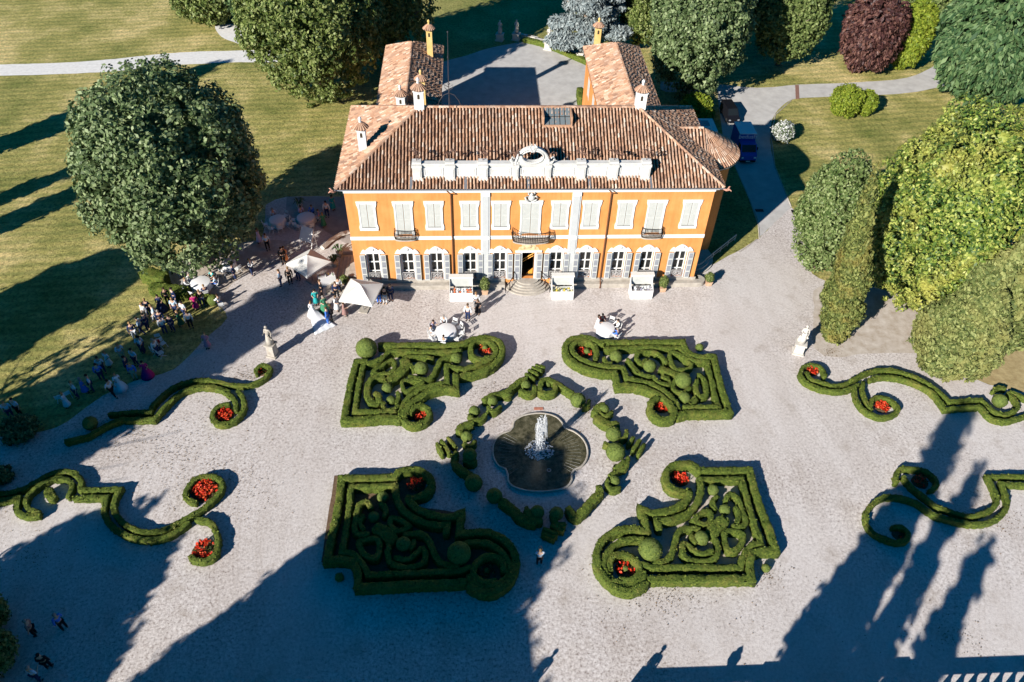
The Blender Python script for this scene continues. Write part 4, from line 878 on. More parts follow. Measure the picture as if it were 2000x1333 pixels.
for o, s, lab, ps in SC: hedge('scroll_hedge', [(cr(o, s, t, HS), w_ * .92, False) for w_, t in ps], HS, lab, None, 'outer scroll hedges')
cball((1540, 690), 4.348, 1795, 405, 60, 'pale egg shaped box ball inside the curl of the right rear scroll hedge', 0)
cball((100, 680), 4.348, 330, 640, 60, 'dark box ball in the shade beside the left rear scroll hedge', 0)
for o, s, x, y, r, lab, dn in (((0, 860), 4.167, 1670, 400, 118, 'large red flower bed in the upper curl of the left front scroll', 60), ((0, 860), 4.167, 1660, 890, 100, 'red flower bed in the lower curl of the left front scroll', 50), ((100, 680), 4.348, 1795, 192, 50, 'small red flower bed at the tip of the left rear scroll', 70), ((100, 680), 4.348, 1465, 560, 90, 'red flower bed in the lower curl of the left rear scroll', 60), ((1540, 690), 4.348, 205, 145, 55, 'small red flower bed at the tip of the right rear scroll', 70), ((1540, 690), 4.348, 795, 455, 62, 'red flower bed in the lower curl of the right rear scroll', 70), ((1660, 860), 5.797, 800, 460, 95, 'shaded dark red flower bed in the upper curl of the right front scroll', 60), ((1660, 860), 5.797, 560, 1055, 80, 'shaded flower bed in the lower curl of the right front scroll', 20)):
    px, py = o[0] + x / s, o[1] + y / s; g = G(px, py, .2); blooms(g[0], g[1], r / s * mpp(px, py) * .95, lab, dn)

# ------------------------------------------------------------------ fountain
ft = empty('fountain', (*G(1056, 886)[:2], 0), 0, 'low stone quatrefoil fountain pool with a tall white jet, in the middle of the garden', 'fountain')
FX, FY = ft.location.x, ft.location.y
q = cr(RG, SR, '612,440 650,410 700,393 780,384 860,396 905,420 928,445 945,480 1000,502 1052,540 1085,590 1095,650 1080,700 1050,735 1005,755 990,780 992,820 975,850 930,878 850,893 770,897 680,888 600,860 572,820 572,785 558,750 515,732 485,690 473,640 478,590 500,545 540,515 585,500 605,478', .22)
rim = [(x - FX, y - FY) for x, y, _ in smooth_poly(q, .25)]
def off(poly, d):
    o = []; n = len(poly)
    for i in range(n):
        a = np.array(poly[i - 1]); c = np.array(poly[(i + 1) % n]); t = (c - a) / max(np.linalg.norm(c - a), 1e-6); o.append((poly[i][0] + t[1] * d, poly[i][1] - t[0] * d))
    return o
area = sum(rim[i - 1][0] * rim[i][1] - rim[i][0] * rim[i - 1][1] for i in range(len(rim)))
sg = 1 if area > 0 else -1
V = []; F = []; n = len(rim); prof = [(.06, 0), (.06, .14), (.05, .16), (-.07, .16), (-.08, .15), (-.08, 0)]
for dd_, z in prof: V += [(x, y, z) for x, y in off(rim, dd_ * sg)]
for j in range(len(prof) - 1):
    for i in range(n): F.append((j * n + i, j * n + (i + 1) % n, (j + 1) * n + (i + 1) % n, (j + 1) * n + i))
np_mesh('rim', np.array(V), np.array(F), [M['greystone']], ft)
wm = mat('pool water', (.02, .025, .015), .06, 0, .5)
wb = wm.node_tree.nodes['Principled BSDF']; base(wm, ramp(wm, noise(wm, 2.6, 6, .8), [(.30, (.02, .02, .01)), (.45, (.065, .06, .03)), (.6, (.14, .125, .075)), (.75, (.28, .25, .17))])); bump(wm, noise(wm, 3.5, 5, .7), .35, .05); wb.inputs['Roughness'].default_value = .14
b = MB(); b.v = [(x, y, .115) for x, y in off(rim, -.05 * sg)]; b.f = [tuple(range(n))[::1 if area > 0 else -1]]; b.build('water', wm, ft)
spray = mat('white water spray', (.9, .92, .94), .4, 0, .5); spray.node_tree.nodes['Principled BSDF'].inputs['Alpha'].default_value = .6
b = MB(); jx, jy = G(1053, 882)[0] - FX, G(1053, 882)[1] - FY
for jt, (ox, top) in enumerate(((-.28, 3.7), (.32, 3.95), (0, 3.2))):
    for k in range(70):
        h = top * rnd.uniform(.35, 1) ** .6; a = rnd.uniform(0, 2 * PI); r = rnd.uniform(.03, .28); n_ = 6
        x0, y0 = jx + ox * .4, jy
        pts = [(x0 + ox * .6 * t + math.cos(a) * r * max(0, t - .0) ** 1.5, y0 + math.sin(a) * r * t ** 1.5, .15 + h * (1 - (1 - min(1, t * 1.6)) ** 2) - max(0, t - .6) * h * 2.4 * (t - .3)) for t in np.linspace(0, rnd.uniform(.5, 1.0), n_)]
        pts = [(x, y, max(.12, z)) for x, y, z in pts]; b.tube(pts, [.025, .03, .026, .022, .018, .008], 4)
for k in range(900):
    t = rnd.random(); a = rnd.uniform(0, 2 * PI); r = rnd.uniform(.0, .55) * (1 - t * .6); z = .15 + 3.7 * t ** 1.6
    s_ = rnd.uniform(.015, .038); b.ball((jx + math.cos(a) * r, jy + math.sin(a) * r, z), s_, 4, 3, (1, 1, 1.6))
for k in range(420):
    a = rnd.uniform(0, 2 * PI); r = rnd.uniform(.1, 1.05); s_ = rnd.uniform(.03, .08); b.ball((jx + math.cos(a) * r, jy + math.sin(a) * r * .9, .155), s_, 5, 3, (1, 1, .5))
tag(b.build('jet', spray, ft), kind=None)
b = MB()
for sx in (-1, 1):
    for k in range(13):
        a = (k - 6) * .11 + (0 if sx > 0 else PI); r0, r1 = 2.0, 3.0
        b.tube([(jx + math.cos(a) * r0, jy - .3 + math.sin(a) * r0, .145), (jx + math.cos(a) * r1, jy - .3 + math.sin(a) * r1, .145)], [.008, .016], 4)
tag(b.build('spout_ripples', noisy('ripple foam', (.14, .14, .11), (.22, .22, .18), 9, .3), ft), kind='stuff')
b = MB(); b.tube([(.13 * math.cos(t) + G(1072, 921)[0] - FX, .13 * math.sin(t) + G(1072, 921)[1] - FY, .15) for t in np.linspace(0, 2 * PI, 12)], .04, 5, False); b.build('inlet', M['metal'], ft)
b = MB(); b.box(-.35, -.12, 0, .35, .12, .05); tag(b.build('brick_marker', noisy('red brick', (.40, .14, .09), (.52, .22, .15), 8), None, G(1052, 799)), 'small red brick patch in the gravel just behind the pool rim', 'brick')

# ------------------------------------------------------------------ trees
def leafy(name, lobes, n_cl, leaves, size, rc, mt, parent, seed, elong=1.0, droop=None, core=.8, spread=.9, shrink=1.0, core_mat=None):
    """lobes: [(x, y, z, a, c)] ellipsoids; leaves grouped in domed clumps over their joint surface"""
    g = np.random.default_rng(seed); L_ = np.array(lobes, float); area = L_[:, 3] ** 2 + L_[:, 3] * L_[:, 4]; pr = area / area.sum()
    k = g.choice(len(L_), int(n_cl * 1.6), p=pr); d = g.normal(0, 1, (len(k), 3)); d /= np.linalg.norm(d, axis=1)[:, None]
    sc = np.stack([L_[k, 3], L_[k, 3], L_[k, 4]], 1)
    lump = 1 + .045 * np.sin(d[:, 0] * 7 + k) * np.sin(d[:, 1] * 6 + 2 * k) + .04 * np.sin(d[:, 2] * 9 + d[:, 0] * 5 + k)
    lump *= g.uniform(.84, 1.05, len(k))
    Cn = L_[k, :3] + d * sc * lump[:, None]
    ins = np.zeros(len(k), bool)
    for j in range(len(L_)):
        e = ((Cn - L_[j, :3]) / np.array([L_[j, 3], L_[j, 3], L_[j, 4]])); ins |= ((e ** 2).sum(1) < .80) & (k != j)
    keep = (~ins) & (Cn[:, 2] > .15)
    Cn = Cn[keep][:n_cl]; dn = d[keep][:n_cl] / sc[keep][:n_cl]; dn /= np.linalg.norm(dn, axis=1)[:, None]
    m = len(Cn); idx = np.repeat(np.arange(m), leaves); q = g.normal(0, 1, (len(idx), 3)); q /= np.linalg.norm(q, axis=1)[:, None]
    o = dn[idx]; neg = (q * o).sum(1) < -.25; q[neg] -= 2 * (q[neg] * o[neg]).sum(1)[:, None] * o[neg]
    rad = rc * g.uniform(.6, 1.35, m)[idx] * g.uniform(.45, 1.05, len(idx))
    P = Cn[idx] + q * rad[:, None]; P[:, 2] = np.maximum(P[:, 2], .06)
    nn = q * .75 + o * .35 + np.array([0, 0, .35])
    dr = None
    if droop is not None: dr = o * droop[0] + np.array([0, 0, droop[1]])
    V, F = leaf_quads(P, nn, size, spread, elong, dr)
    return np_mesh(name, V, F, [mt], parent)
def core_mesh(lobes, f, mt, parent, name='inner_foliage', seed=1, leafsz=0):
    bm = bmesh.new(); g = np.random.default_rng(seed)
    for x, y, z, a, c in lobes:
        r = bmesh.ops.create_icosphere(bm, subdivisions=3, radius=1.0)
        for v in r['verts']:
            s = f * (1 + .10 * math.sin(v.co.x * 6 + x) * math.sin(v.co.y * 7) + .05 * math.sin(v.co.z * 11) + g.normal(0, .02)); v.co = Vector((x + v.co.x * a * s, y + v.co.y * a * s, max(.05, z + v.co.z * c * s)))
    me = D.meshes.new(name); bm.to_mesh(me); bm.free(); me.materials.append(mt); me.polygons.foreach_set('use_smooth', [True] * len(me.polygons)); o = link(D.objects.new(name, me)); o.parent = parent
    if name == 'inner_foliage' and leafsz:
        me.calc_loop_triangles(); n = len(me.loop_triangles); T = np.empty(n * 3, np.int32); me.loop_triangles.foreach_get('vertices', T); T = T.reshape(-1, 3)
        Vv = np.empty(len(me.vertices) * 3, np.float32); me.vertices.foreach_get('co', Vv); Vv = Vv.reshape(-1, 3)
        A, B_, Cc = Vv[T[:, 0]], Vv[T[:, 1]], Vv[T[:, 2]]; nr = np.cross(B_ - A, Cc - A); ar = np.linalg.norm(nr, axis=1) / 2; nr /= np.maximum(ar * 2, 1e-9)[:, None]
        idx = np.repeat(np.arange(n), rng.poisson(ar * 1.1 / (leafsz * leafsz * 1.0))); q1 = rng.random((len(idx), 1)); q2 = rng.random((len(idx), 1)); fl = (q1 + q2) > 1; q1 = np.where(fl, 1 - q1, q1); q2 = np.where(fl, 1 - q2, q2)
        Pp = A[idx] + (B_ - A)[idx] * q1 + (Cc - A)[idx] * q2 + nr[idx] * rng.uniform(.02, .35, (len(idx), 1)); Pp[:, 2] = np.maximum(Pp[:, 2], .05)
        Vq, Fq = leaf_quads(Pp, nr[idx], leafsz * 1.25, 1.0); np_mesh('inner_leaves', Vq, Fq, [mt], parent)
    return o
def trunk(parent, h, r, lobes=None, seed=0, top=None):
    g = random.Random(seed); b = MB(); t = top or (0, 0)
    b.tube([(0, 0, 0), (t[0] * .2, t[1] * .2, h * .3), (t[0] * .5, t[1] * .5, h * .65), (t[0], t[1], h)], [r * 1.25, r, r * .7, r * .3], 8)
    for k in range(6):
        a = g.uniform(0, 2 * PI); z = h * g.uniform(.3, .8); l = h * g.uniform(.25, .45); b.tube([(t[0] * .4, t[1] * .4, z), (math.cos(a) * l * .5, math.sin(a) * l * .5, z + l * .3), (math.cos(a) * l, math.sin(a) * l, z + l * .7)], [r * .45, r * .3, r * .1], 5)
    for k in range(5):
        a = 2 * PI * k / 5 + g.random(); b.tube([(math.cos(a) * r * .8, math.sin(a) * r * .8, r), (math.cos(a) * r * 2, math.sin(a) * r * 2, 0)], [r * .4, r * .12], 5)
    return b.build('trunk', M['bark'], parent, smooth=True)
def lobed(a, c, cl, n=9, seed=0, f=.62, squash=1.0):
    g = random.Random(seed); z0 = c + cl; lb = [(0, 0, z0, a * .93, c * .95)]
    for k in range(n):
        t = 2 * PI * k / n * 2.4 + g.random(); zz = g.uniform(-.6, .75); rr = math.sqrt(1 - zz * zz); lf = f * g.uniform(.45, .75)
        lb.append((math.cos(t) * rr * a * (1 - lf * .92), math.sin(t) * rr * a * (1 - lf * .92), z0 + zz * c * (1 - lf * .9), a * lf, c * lf * squash))
    return lb
def tree(name, x, y, a, c, cl, mt, label, seed, dens=1.0, size=.2, rc=.42, leaves=12, n=9, group=None, elong=1.0, droop=None, lobes=None, tr=None, f=.62, cat='tree', cr_=None):
    t = empty(name, (x, y, 0), 0, label, cat, group); lb = lobes or lobed(a, c, cl, n, seed, f)
    ar = sum(4 * PI * (l[3] * (l[3] + 2 * l[4]) / 3) for l in lb[:1]) * 1.25 if lobes is None else sum(4 * PI * (l[3] * (l[3] + 2 * l[4]) / 3) for l in lb) * .6
    nc = int(ar / (rc * rc * 2.2) * dens * (1.9 if group != 'trees casting the shadows' else 1))
    if group != 'trees casting the shadows': size *= .82
    cr2 = leafy('crown', lb, nc, leaves, size, rc, mt, t, seed, elong, droop); core_mesh(lb, cr_ or (1.0 if group == 'trees casting the shadows' else .70), mt, cr2, seed=seed, leafsz=0 if group == 'trees casting the shadows' else size)
    if tr is None: tr = (c * 1.4 + cl, max(.06, a * .055))
    if tr: trunk(t, tr[0], tr[1], seed=seed)
    return t
LM = {}
LM['linden'] = leaf_mat('linden leaves', [(.05, .085, .028), (.14, .20, .075), (.34, .41, .20)], None, .42, .25, .4, .5)
LM['hornbeam'] = leaf_mat('hornbeam leaves', [(.045, .08, .02), (.15, .20, .045), (.34, .38, .14)], None, .45, .25, .4, .45)
LM['bright'] = leaf_mat('fresh green leaves', [(.12, .18, .02), (.22, .29, .03), (.34, .38, .05)], None, .45, .3, .4)
LM['pale'] = leaf_mat('pale lime leaves', [(.07, .11, .03), (.15, .20, .06), (.26, .31, .11)], None, .5, .25)
LM['cedar'] = leaf_mat('blue cedar needles', [(.16, .20, .21), (.27, .32, .32), (.42, .46, .45)], None, .6, .1, .4, .4)
LM['purple'] = leaf_mat('copper beech leaves', [(.03, .012, .014), (.09, .038, .034), (.20, .10, .075)], None, .45, .15, .4, .5)
LM['yew'] = leaf_mat('yew needles', [(.025, .065, .025), (.075, .14, .05), (.18, .26, .11)], None, .55, .15, .4)
LM['laurel'] = leaf_mat('laurel leaves', [(.06, .11, .025), (.17, .23, .07), (.34, .40, .17)], None, .4, .25, .4, .5)
LM['magnolia'] = leaf_mat('magnolia leaves', [(.02, .055, .012), (.07, .13, .02), (.20, .27, .04), (.46, .48, .12)], (.40, .38, .08), .28, .1, .22, .6)
LM['cypress'] = leaf_mat('cypress sprays', [(.05, .07, .018), (.13, .16, .04), (.27, .29, .085)], (.24, .20, .05), .6, .1, .5)
LM['thuja'] = leaf_mat('thuja sprays', [(.06, .09, .025), (.16, .19, .055), (.32, .34, .12)], (.26, .25, .08), .6, .1, .35)
LM['white_bush'] = leaf_mat('white blossom leaves', [(.05, .09, .03), (.10, .15, .05), (.75, .75, .72), (.85, .85, .82)], None, .5, .2)
tree('linden_tree', -29.55, 3.35, 7.0, 8.9, .8, LM['linden'], 'huge rounded dark green tree standing alone left of the villa', 1, .95, .22, .62, 26, 26, f=.5)
tree('hornbeam_tree', -22.3, 33.9, 7.9, 9.4, .3, LM['hornbeam'], 'tall dense hornbeam behind the left rear wing of the villa', 2, .85, .24, .62, 22, 20, f=.5)
tree('hornbeam_tree', -14.5, 42.5, 6.0, 11.0, .3, LM['hornbeam'], 'dark tall tree in shade at the top edge just right of the dense hornbeam', 12, .8, .26, .55, 9, 8)
tree('shrub', -40.4, 56.5, 4.6, 3.2, 0, LM['hornbeam'], 'low green shrubs at the top edge beside the pale path patch', 3, 1, .25, .45, 10, 8, cat='shrub')
tree('shrub', -34.5, 55.5, 3.0, 3.4, 0, LM['yew'], 'darker green bush between the low shrubs and the dense hornbeam', 13, 1, .25, .45, 10, 6, cat='shrub')
tree('big_tree', 21.5, 34.5, 5.5, 9.0, .5, LM['linden'], 'tall broad green tree right of the right rear wing', 4, .9, .24, .58, 22, 18, f=.5)
tree('background_tree', 17.8, 48.6, 2.8, 5.4, .3, LM['hornbeam'], 'small green tree between the blue cedar and the tall broad tree', 5, 1, .24, .42, 10, 7)
tree('background_tree', 35.5, 43.4, 4.8, 7.4, .6, LM['pale'], 'half shaded light green tree at the top edge over the drive', 6, .9, .24, .48, 10, 10)
tree('background_tree', 29.0, 47.5, 4.2, 8.0, .4, LM['yew'], 'dark tree in deep shade behind the tall broad tree', 16, .9, .26, .5, 9, 8)
tree('copper_beech', 46.0, 41.9, 3.8, 5.0, .2, LM['purple'], 'dark purple leaved tree beside the drive at upper right', 7, 1.1, .26, .42, 11, 9, elong=1.3, droop=(1, -.7))
tree('conifer', 51.5, 42.3, 2.3, 4.4, .2, LM['bright'], 'yellow green conifer right of the dark purple tree', 8, 1.1, .2, .32, 12, 8, elong=1.4, droop=(1, -.3))
tree('background_tree', 60.0, 57.0, 4.2, 4.6, 0, LM['pale'], 'light green trees at the top edge behind the purple tree', 9, 1, .26, .5, 10, 9)
tree('yew_tree', 57.2, 34.1, 6.6, 9.0, 0, LM['yew'], 'massive drooping dark green conifer at the upper right corner', 10, 1.5, .34, .5, 10, 12, elong=1.6, droop=(1, -.75))
tree('round_shrub', 39.4, 30.2, 1.75, 1.9, .05, LM['bright'], 'large rounded lime green shrub on the lawn beside the drive', 11, 1.1, .16, .30, 12, 5, cat='shrub')
tree('round_shrub', 42.0, 30.4, 1.1, 1.5, .05, LM['bright'], 'smaller lime green shrub joined to the right of the large one', 14, 1.1, .16, .28, 12, 4, cat='shrub')
tree('bush', 21.4, 29.2, 1.85, 1.5, 0, LM['bright'], 'light green bush behind the right end of the villa roof', 15, 1.1, .2, .3, 12, 5, cat='shrub')
tree('flowering_shrub', 30.4, 24.7, 1.2, 1.1, 0, LM['white_bush'], 'white flowering shrub in the shaded lawn beside the truck', 17, 1, .11, .25, 12, 4, cat='shrub')
tree('laurel_bush', 27.0, 2.1, 3.2, 6.0, 0, LM['laurel'], 'grey green laurel thicket behind the slim cypress', 18, 1.2, .16, .34, 13, 12)
# cedar: flat tiers of boughs
g_ = random.Random(5); lb = []
for k in range(34):
    a = g_.uniform(0, 2 * PI); t = k / 34; z = 3 + 9.5 * t; r = (1 - .55 * t) * 5.0 * g_.uniform(.5, 1)
    lb.append((math.cos(a) * r, math.sin(a) * r * .8, z - r * .12, g_.uniform(1.3, 2.1) * (1 - .3 * t), g_.uniform(.4, .6)))
tree('blue_cedar', 10.3, 47.5, 5.9, 5.4, 2, LM['cedar'], 'spreading silver blue cedar behind the right end of the courtyard', 19, 1.5, .22, .34, 9, lobes=lb, elong=1.7, droop=(1, .1), tr=(12, .4), cr_=.7)
# magnolia and its crown of rising shoots
mx, my = 34.0, -3.1
lb = lobed(6.3, 9.0, .3, 16, 21, .62) + [(2.5, 3, 13.5, 2.6, 3.6), (-2.5, 2.5, 12.5, 2.3, 3.2), (5.0, 1.5, 11, 3, 4), (0, 4.0, 14.5, 2.0, 3.0)]
tree('magnolia_tree', mx, my, 5.8, 9, .3, LM['magnolia'], 'huge glossy magnolia with yellowing top right of the forecourt', 20, .42, .15, .50, 32, lobes=lb, elong=1.25)
def conic(h, r, cl, n, seed, lean=(0, 0), tip=.25):
    g = random.Random(seed); lb = []
    for k in range(n):
        t = k / (n - 1); rr = r * (math.sin(min(1, t * 3.2 + .45) * PI / 2) if t < .35 else 1 - (t - .35) / .65 * (1 - tip)); z = cl + rr * .6 + t * (h - cl - rr * 1.3)
        lb.append((lean[0] * t + g.uniform(-.15, .15) * r, lean[1] * t + g.uniform(-.15, .15) * r, z, rr, h / n * 1.1))
    return lb
cb = G(1628, 662)
tree('cypress_tree', cb[0], cb[1], 2, 7, .4, LM['cypress'], 'tall slim leaning cypress beside the white statue on the right', 22, .75, .13, .26, 13, lobes=conic(15.8, 1.45, .5, 14, 3, (-2.1, 0.6), .03), elong=1.5, droop=(.3, 1), tr=(4, .28), cr_=.88)
tree('thuja_tree', 33.2, -10.6, 2.6, 5.5, .2, LM['thuja'], 'front one of the bulky yellow green conifers at the right edge', 23, .8, .15, .28, 13, lobes=conic(12.0, 2.75, .1, 10, 4, (.6, 0), .12) + [(1.6, -.8, 2.5, 1.8, 2.5), (-1.2, .6, 3.6, 1.6, 2.6)], elong=1.4, droop=(.3, 1), tr=(3, .3), cr_=.88)
tree('thuja_tree', 37.2, -8.8, 2.4, 7.2, .2, LM['thuja'], 'tall rear conifer cut by the right edge of the picture', 24, .7, .16, .3, 12, lobes=conic(16.2, 2.7, .1, 11, 6, (.3, 0), .1) + [(1.5, .8, 5, 2, 3)], elong=1.4, droop=(.3, 1), tr=(3, .3), cr_=.88)
for px, py, h, r, lab in ((1812, 655, 4.2, 1.1, 'small conifer shoot at the left foot of the bulky conifers'),):
    g = G(px, py); tree('thuja_tree', g[0], g[1], r, h / 2, 0, LM['thuja'], lab, 25, .9, .14, .25, 12, lobes=conic(h, r, 0, 5, 8), elong=1.4, droop=(.3, 1), tr=(2, .1))
# low clipped bushes left of the forecourt
for x0, y0, x1, y1, h, lab in ((283, 545, 330, 556, 1.0, 'low clipped hedge at the foot of the big round tree'), (298, 572, 372, 582, .9, 'low clipped hedge behind the guests on the lawn'), (380, 585, 425, 592, .6, 'thin low hedge beside the guests near the gravel')):
    a = G(x0, y0); c = G(x1, y1); hedge('low_hedge', [([(a[0], a[1], False), (c[0], c[1], False)], 1.5 * h, False)], h, lab, None, None)
g = G(418, 594); ball(g[0], g[1], .5, .45, 'small round bush at the gravel edge by the white chair', group=None, cat='shrub')
g = G(1360, 232); hedge('low_hedge', [([(g[0] - 1.8, g[1], False), (g[0] + 2.0, g[1], False)], 1.2, False)], 1.0, 'dark low hedge in shade below the light green bush', None)
hedge('low_hedge', [([(*G(x, y)[:2], False) for x, y in ((1022, 82), (1050, 88), (1080, 98), (1110, 110), (1150, 128))], .9, False)], .6, 'long curved hedge along the back edge of the courtyard', None)
hedge('low_hedge', [([(*G(x, y)[:2], False) for x, y in ((1131, 187), (1134, 208))], 1.0, False)], 1.1, 'short bright hedge in the courtyard by the right wing', None)
# trees outside the frame whose long shadows fall across the garden
dS = (.695, .719); nS = (.719, -.695)
def at_sn(al, nn): return (dS[0] * al + nS[0] * nn, dS[1] * al + nS[1] * nn)
x, y = at_sn(-55, 13.5); tree('park_tree', x, y, 6.8, 9.3, 2.5, LM['linden'], 'broad tree outside the frame whose shadow covers the left front parterre', 31, .8, .3, .55, 9, 12, group='trees casting the shadows')
x, y = at_sn(-60, 20); tree('park_tree', x, y, 5.5, 8, 2, LM['linden'], 'second broad tree outside the frame below the picture', 32, .7, .34, .6, 8, 9, group='trees casting the shadows')
x, y = at_sn(-61.5, -.4); tree('park_tree', x, y, 3.2, 5.6, 2, LM['linden'], 'smaller tree outside the frame at lower left', 33, .6, .3, .5, 8, 9, group='trees casting the shadows')
x, y = at_sn(-63, -3.8); tree('park_tree', x, y, 3.4, 6.5, 1, LM['linden'], 'leaning park tree outside the frame at the far lower left', 35, .8, .3, .5, 8, 9, group='trees casting the shadows')
x, y = at_sn(-66, 2.5); tree('park_tree', x, y, 3.4, 6, 1, LM['linden'], 'park tree outside the frame behind the lower left corner', 36, .8, .3, .5, 8, 9, group='trees casting the shadows')
x, y = at_sn(-63, 10.2); tree('park_tree', x, y, 4.4, 7.6, 1, LM['linden'], 'park tree outside the frame left of the broad one', 37, .9, .3, .5, 8, 9, group='trees casting the shadows')
x, y = at_sn(-64, 6.5); tree('park_tree', x, y, 2.4, 4.2, 2, LM['linden'], 'low tree outside the frame between the two lower left shadows', 34, .6, .3, .5, 8, 9, group='trees casting the shadows')
for al, nn, h, r, sd, lab in ((9.1 - 44, 34.6, 22, 1.95, 41, 'tallest of three cypresses outside the frame'), (3.7 - 40, 37.2, 20, 1.2, 42, 'slender middle cypress outside the frame'), (-1.4 - 36, 39.8, 18, 1.5, 43, 'shortest of three cypresses outside the frame')):
    x, y = at_sn(al, nn); tree('cypress_tree', x, y, r, h / 2, .5, LM['cypress'], lab, sd, .5, .28, .3, 8, lobes=conic(h, r, .5, 10, sd, (0, 0), .45), group='trees casting the shadows', tr=(4, .25), cr_=.92)
x, y = at_sn(-43, 35.5); tree('park_tree', x, y, 3.2, 5, .5, LM['linden'], 'bushy tree outside the frame beneath the cypresses', 44, .6, .3, .5, 8, 8, group='trees casting the shadows')
for al, nn, a, c, cl, sd, lab in ((-55, -28.6, 4.6, 8, 1.5, 45, 'broad tree outside the frame left of the lawn'), (-55, -13.8, 3.0, 11, 1, 46, 'tall tree outside the frame left of the garden'), (-64, -15.4, 4.6, 10.5, 1, 56, 'far tall tree outside the frame left of the garden'), (-30.4, -56.5, 1.9, 9, 1, 47, 'poplar outside the frame behind the path'), (-36, -46.4, .9, 6.5, .5, 48, 'thin tree outside the frame by the meadow'), (-38, -42.2, 1.3, 6, .5, 49, 'small tree outside the frame by the meadow')):
    x, y = at_sn(al, nn); tree('park_tree', x, y, a, c, cl, LM['hornbeam'], lab, sd, 1.0, .3, .5, 8, 8, group='trees casting the shadows')
x, y = at_sn(-50, -20.6)
t = empty('young_tree', (x, y, 0), 0, 'sparse young tree outside the frame left of the lawn', 'tree', 'trees casting the shadows'); trunk(t, 13, .18, seed=9)
leafy('crown', [(0, 0, 9.5, 1.6, 3.5), (0, 0, 12, 1.0, 2)], 90, 8, .22, .4, LM['hornbeam'], t, 9)

# ------------------------------------------------------------------ visible shrubs at the lower left corner
for px, py, a, c, sd, lab in ((-22, 1225, 1.3, 1.2, 61, 'dark shrub at the left edge above the corner'), (-12, 1300, 1.5, 1.4, 62, 'dark leafy shrub filling the lower left corner'), (5, 938, .7, .5, 63, 'dark round bush in shade at the left edge behind the scroll hedge'), (45, 850, 1.2, .7, 64, 'low dark bush in shade near the two guests at the far left')):
    g = G(px, py); tree('shrub', g[0], g[1], a, c, 0, LM['yew'] if sd > 62 else LM['hornbeam'], lab, sd, 1, .14, .28, 12, 5, cat='shrub')

# ------------------------------------------------------------------ people
def skin(joints, edges, root=0, sub=1, extra=None):
    """joints: [(x, y, z, r)]; one continuous skinned surface, evaluated once"""
    me = D.meshes.new('tmp'); me.from_pydata([j[:3] for j in joints], edges, []); me.update()
    o = link(D.objects.new('tmp', me)); md = o.modifiers.new('s', 'SKIN'); md.use_smooth_shade = True
    for i, j in enumerate(joints):
        rr = j[3] if hasattr(j[3], '__len__') else (j[3], j[3]); me.skin_vertices[0].data[i].radius = rr; me.skin_vertices[0].data[i].use_root = (i == root)
    if sub: o.modifiers.new('u', 'SUBSURF').levels = sub
    dg = bpy.context.evaluated_depsgraph_get(); m2 = D.meshes.new_from_object(o.evaluated_get(dg)); D.objects.remove(o); D.meshes.remove(me)
    return m2
def add_mb(me, mb):
    bm = bmesh.new(); bm.from_mesh(me); vs = [bm.verts.new(v) for v in mb.v]
    for f in mb.f:
        try: bm.faces.new([vs[i] for i in f]).smooth = True
        except ValueError: pass
    bm.to_mesh(me); bm.free(); return me
SPECS = {}
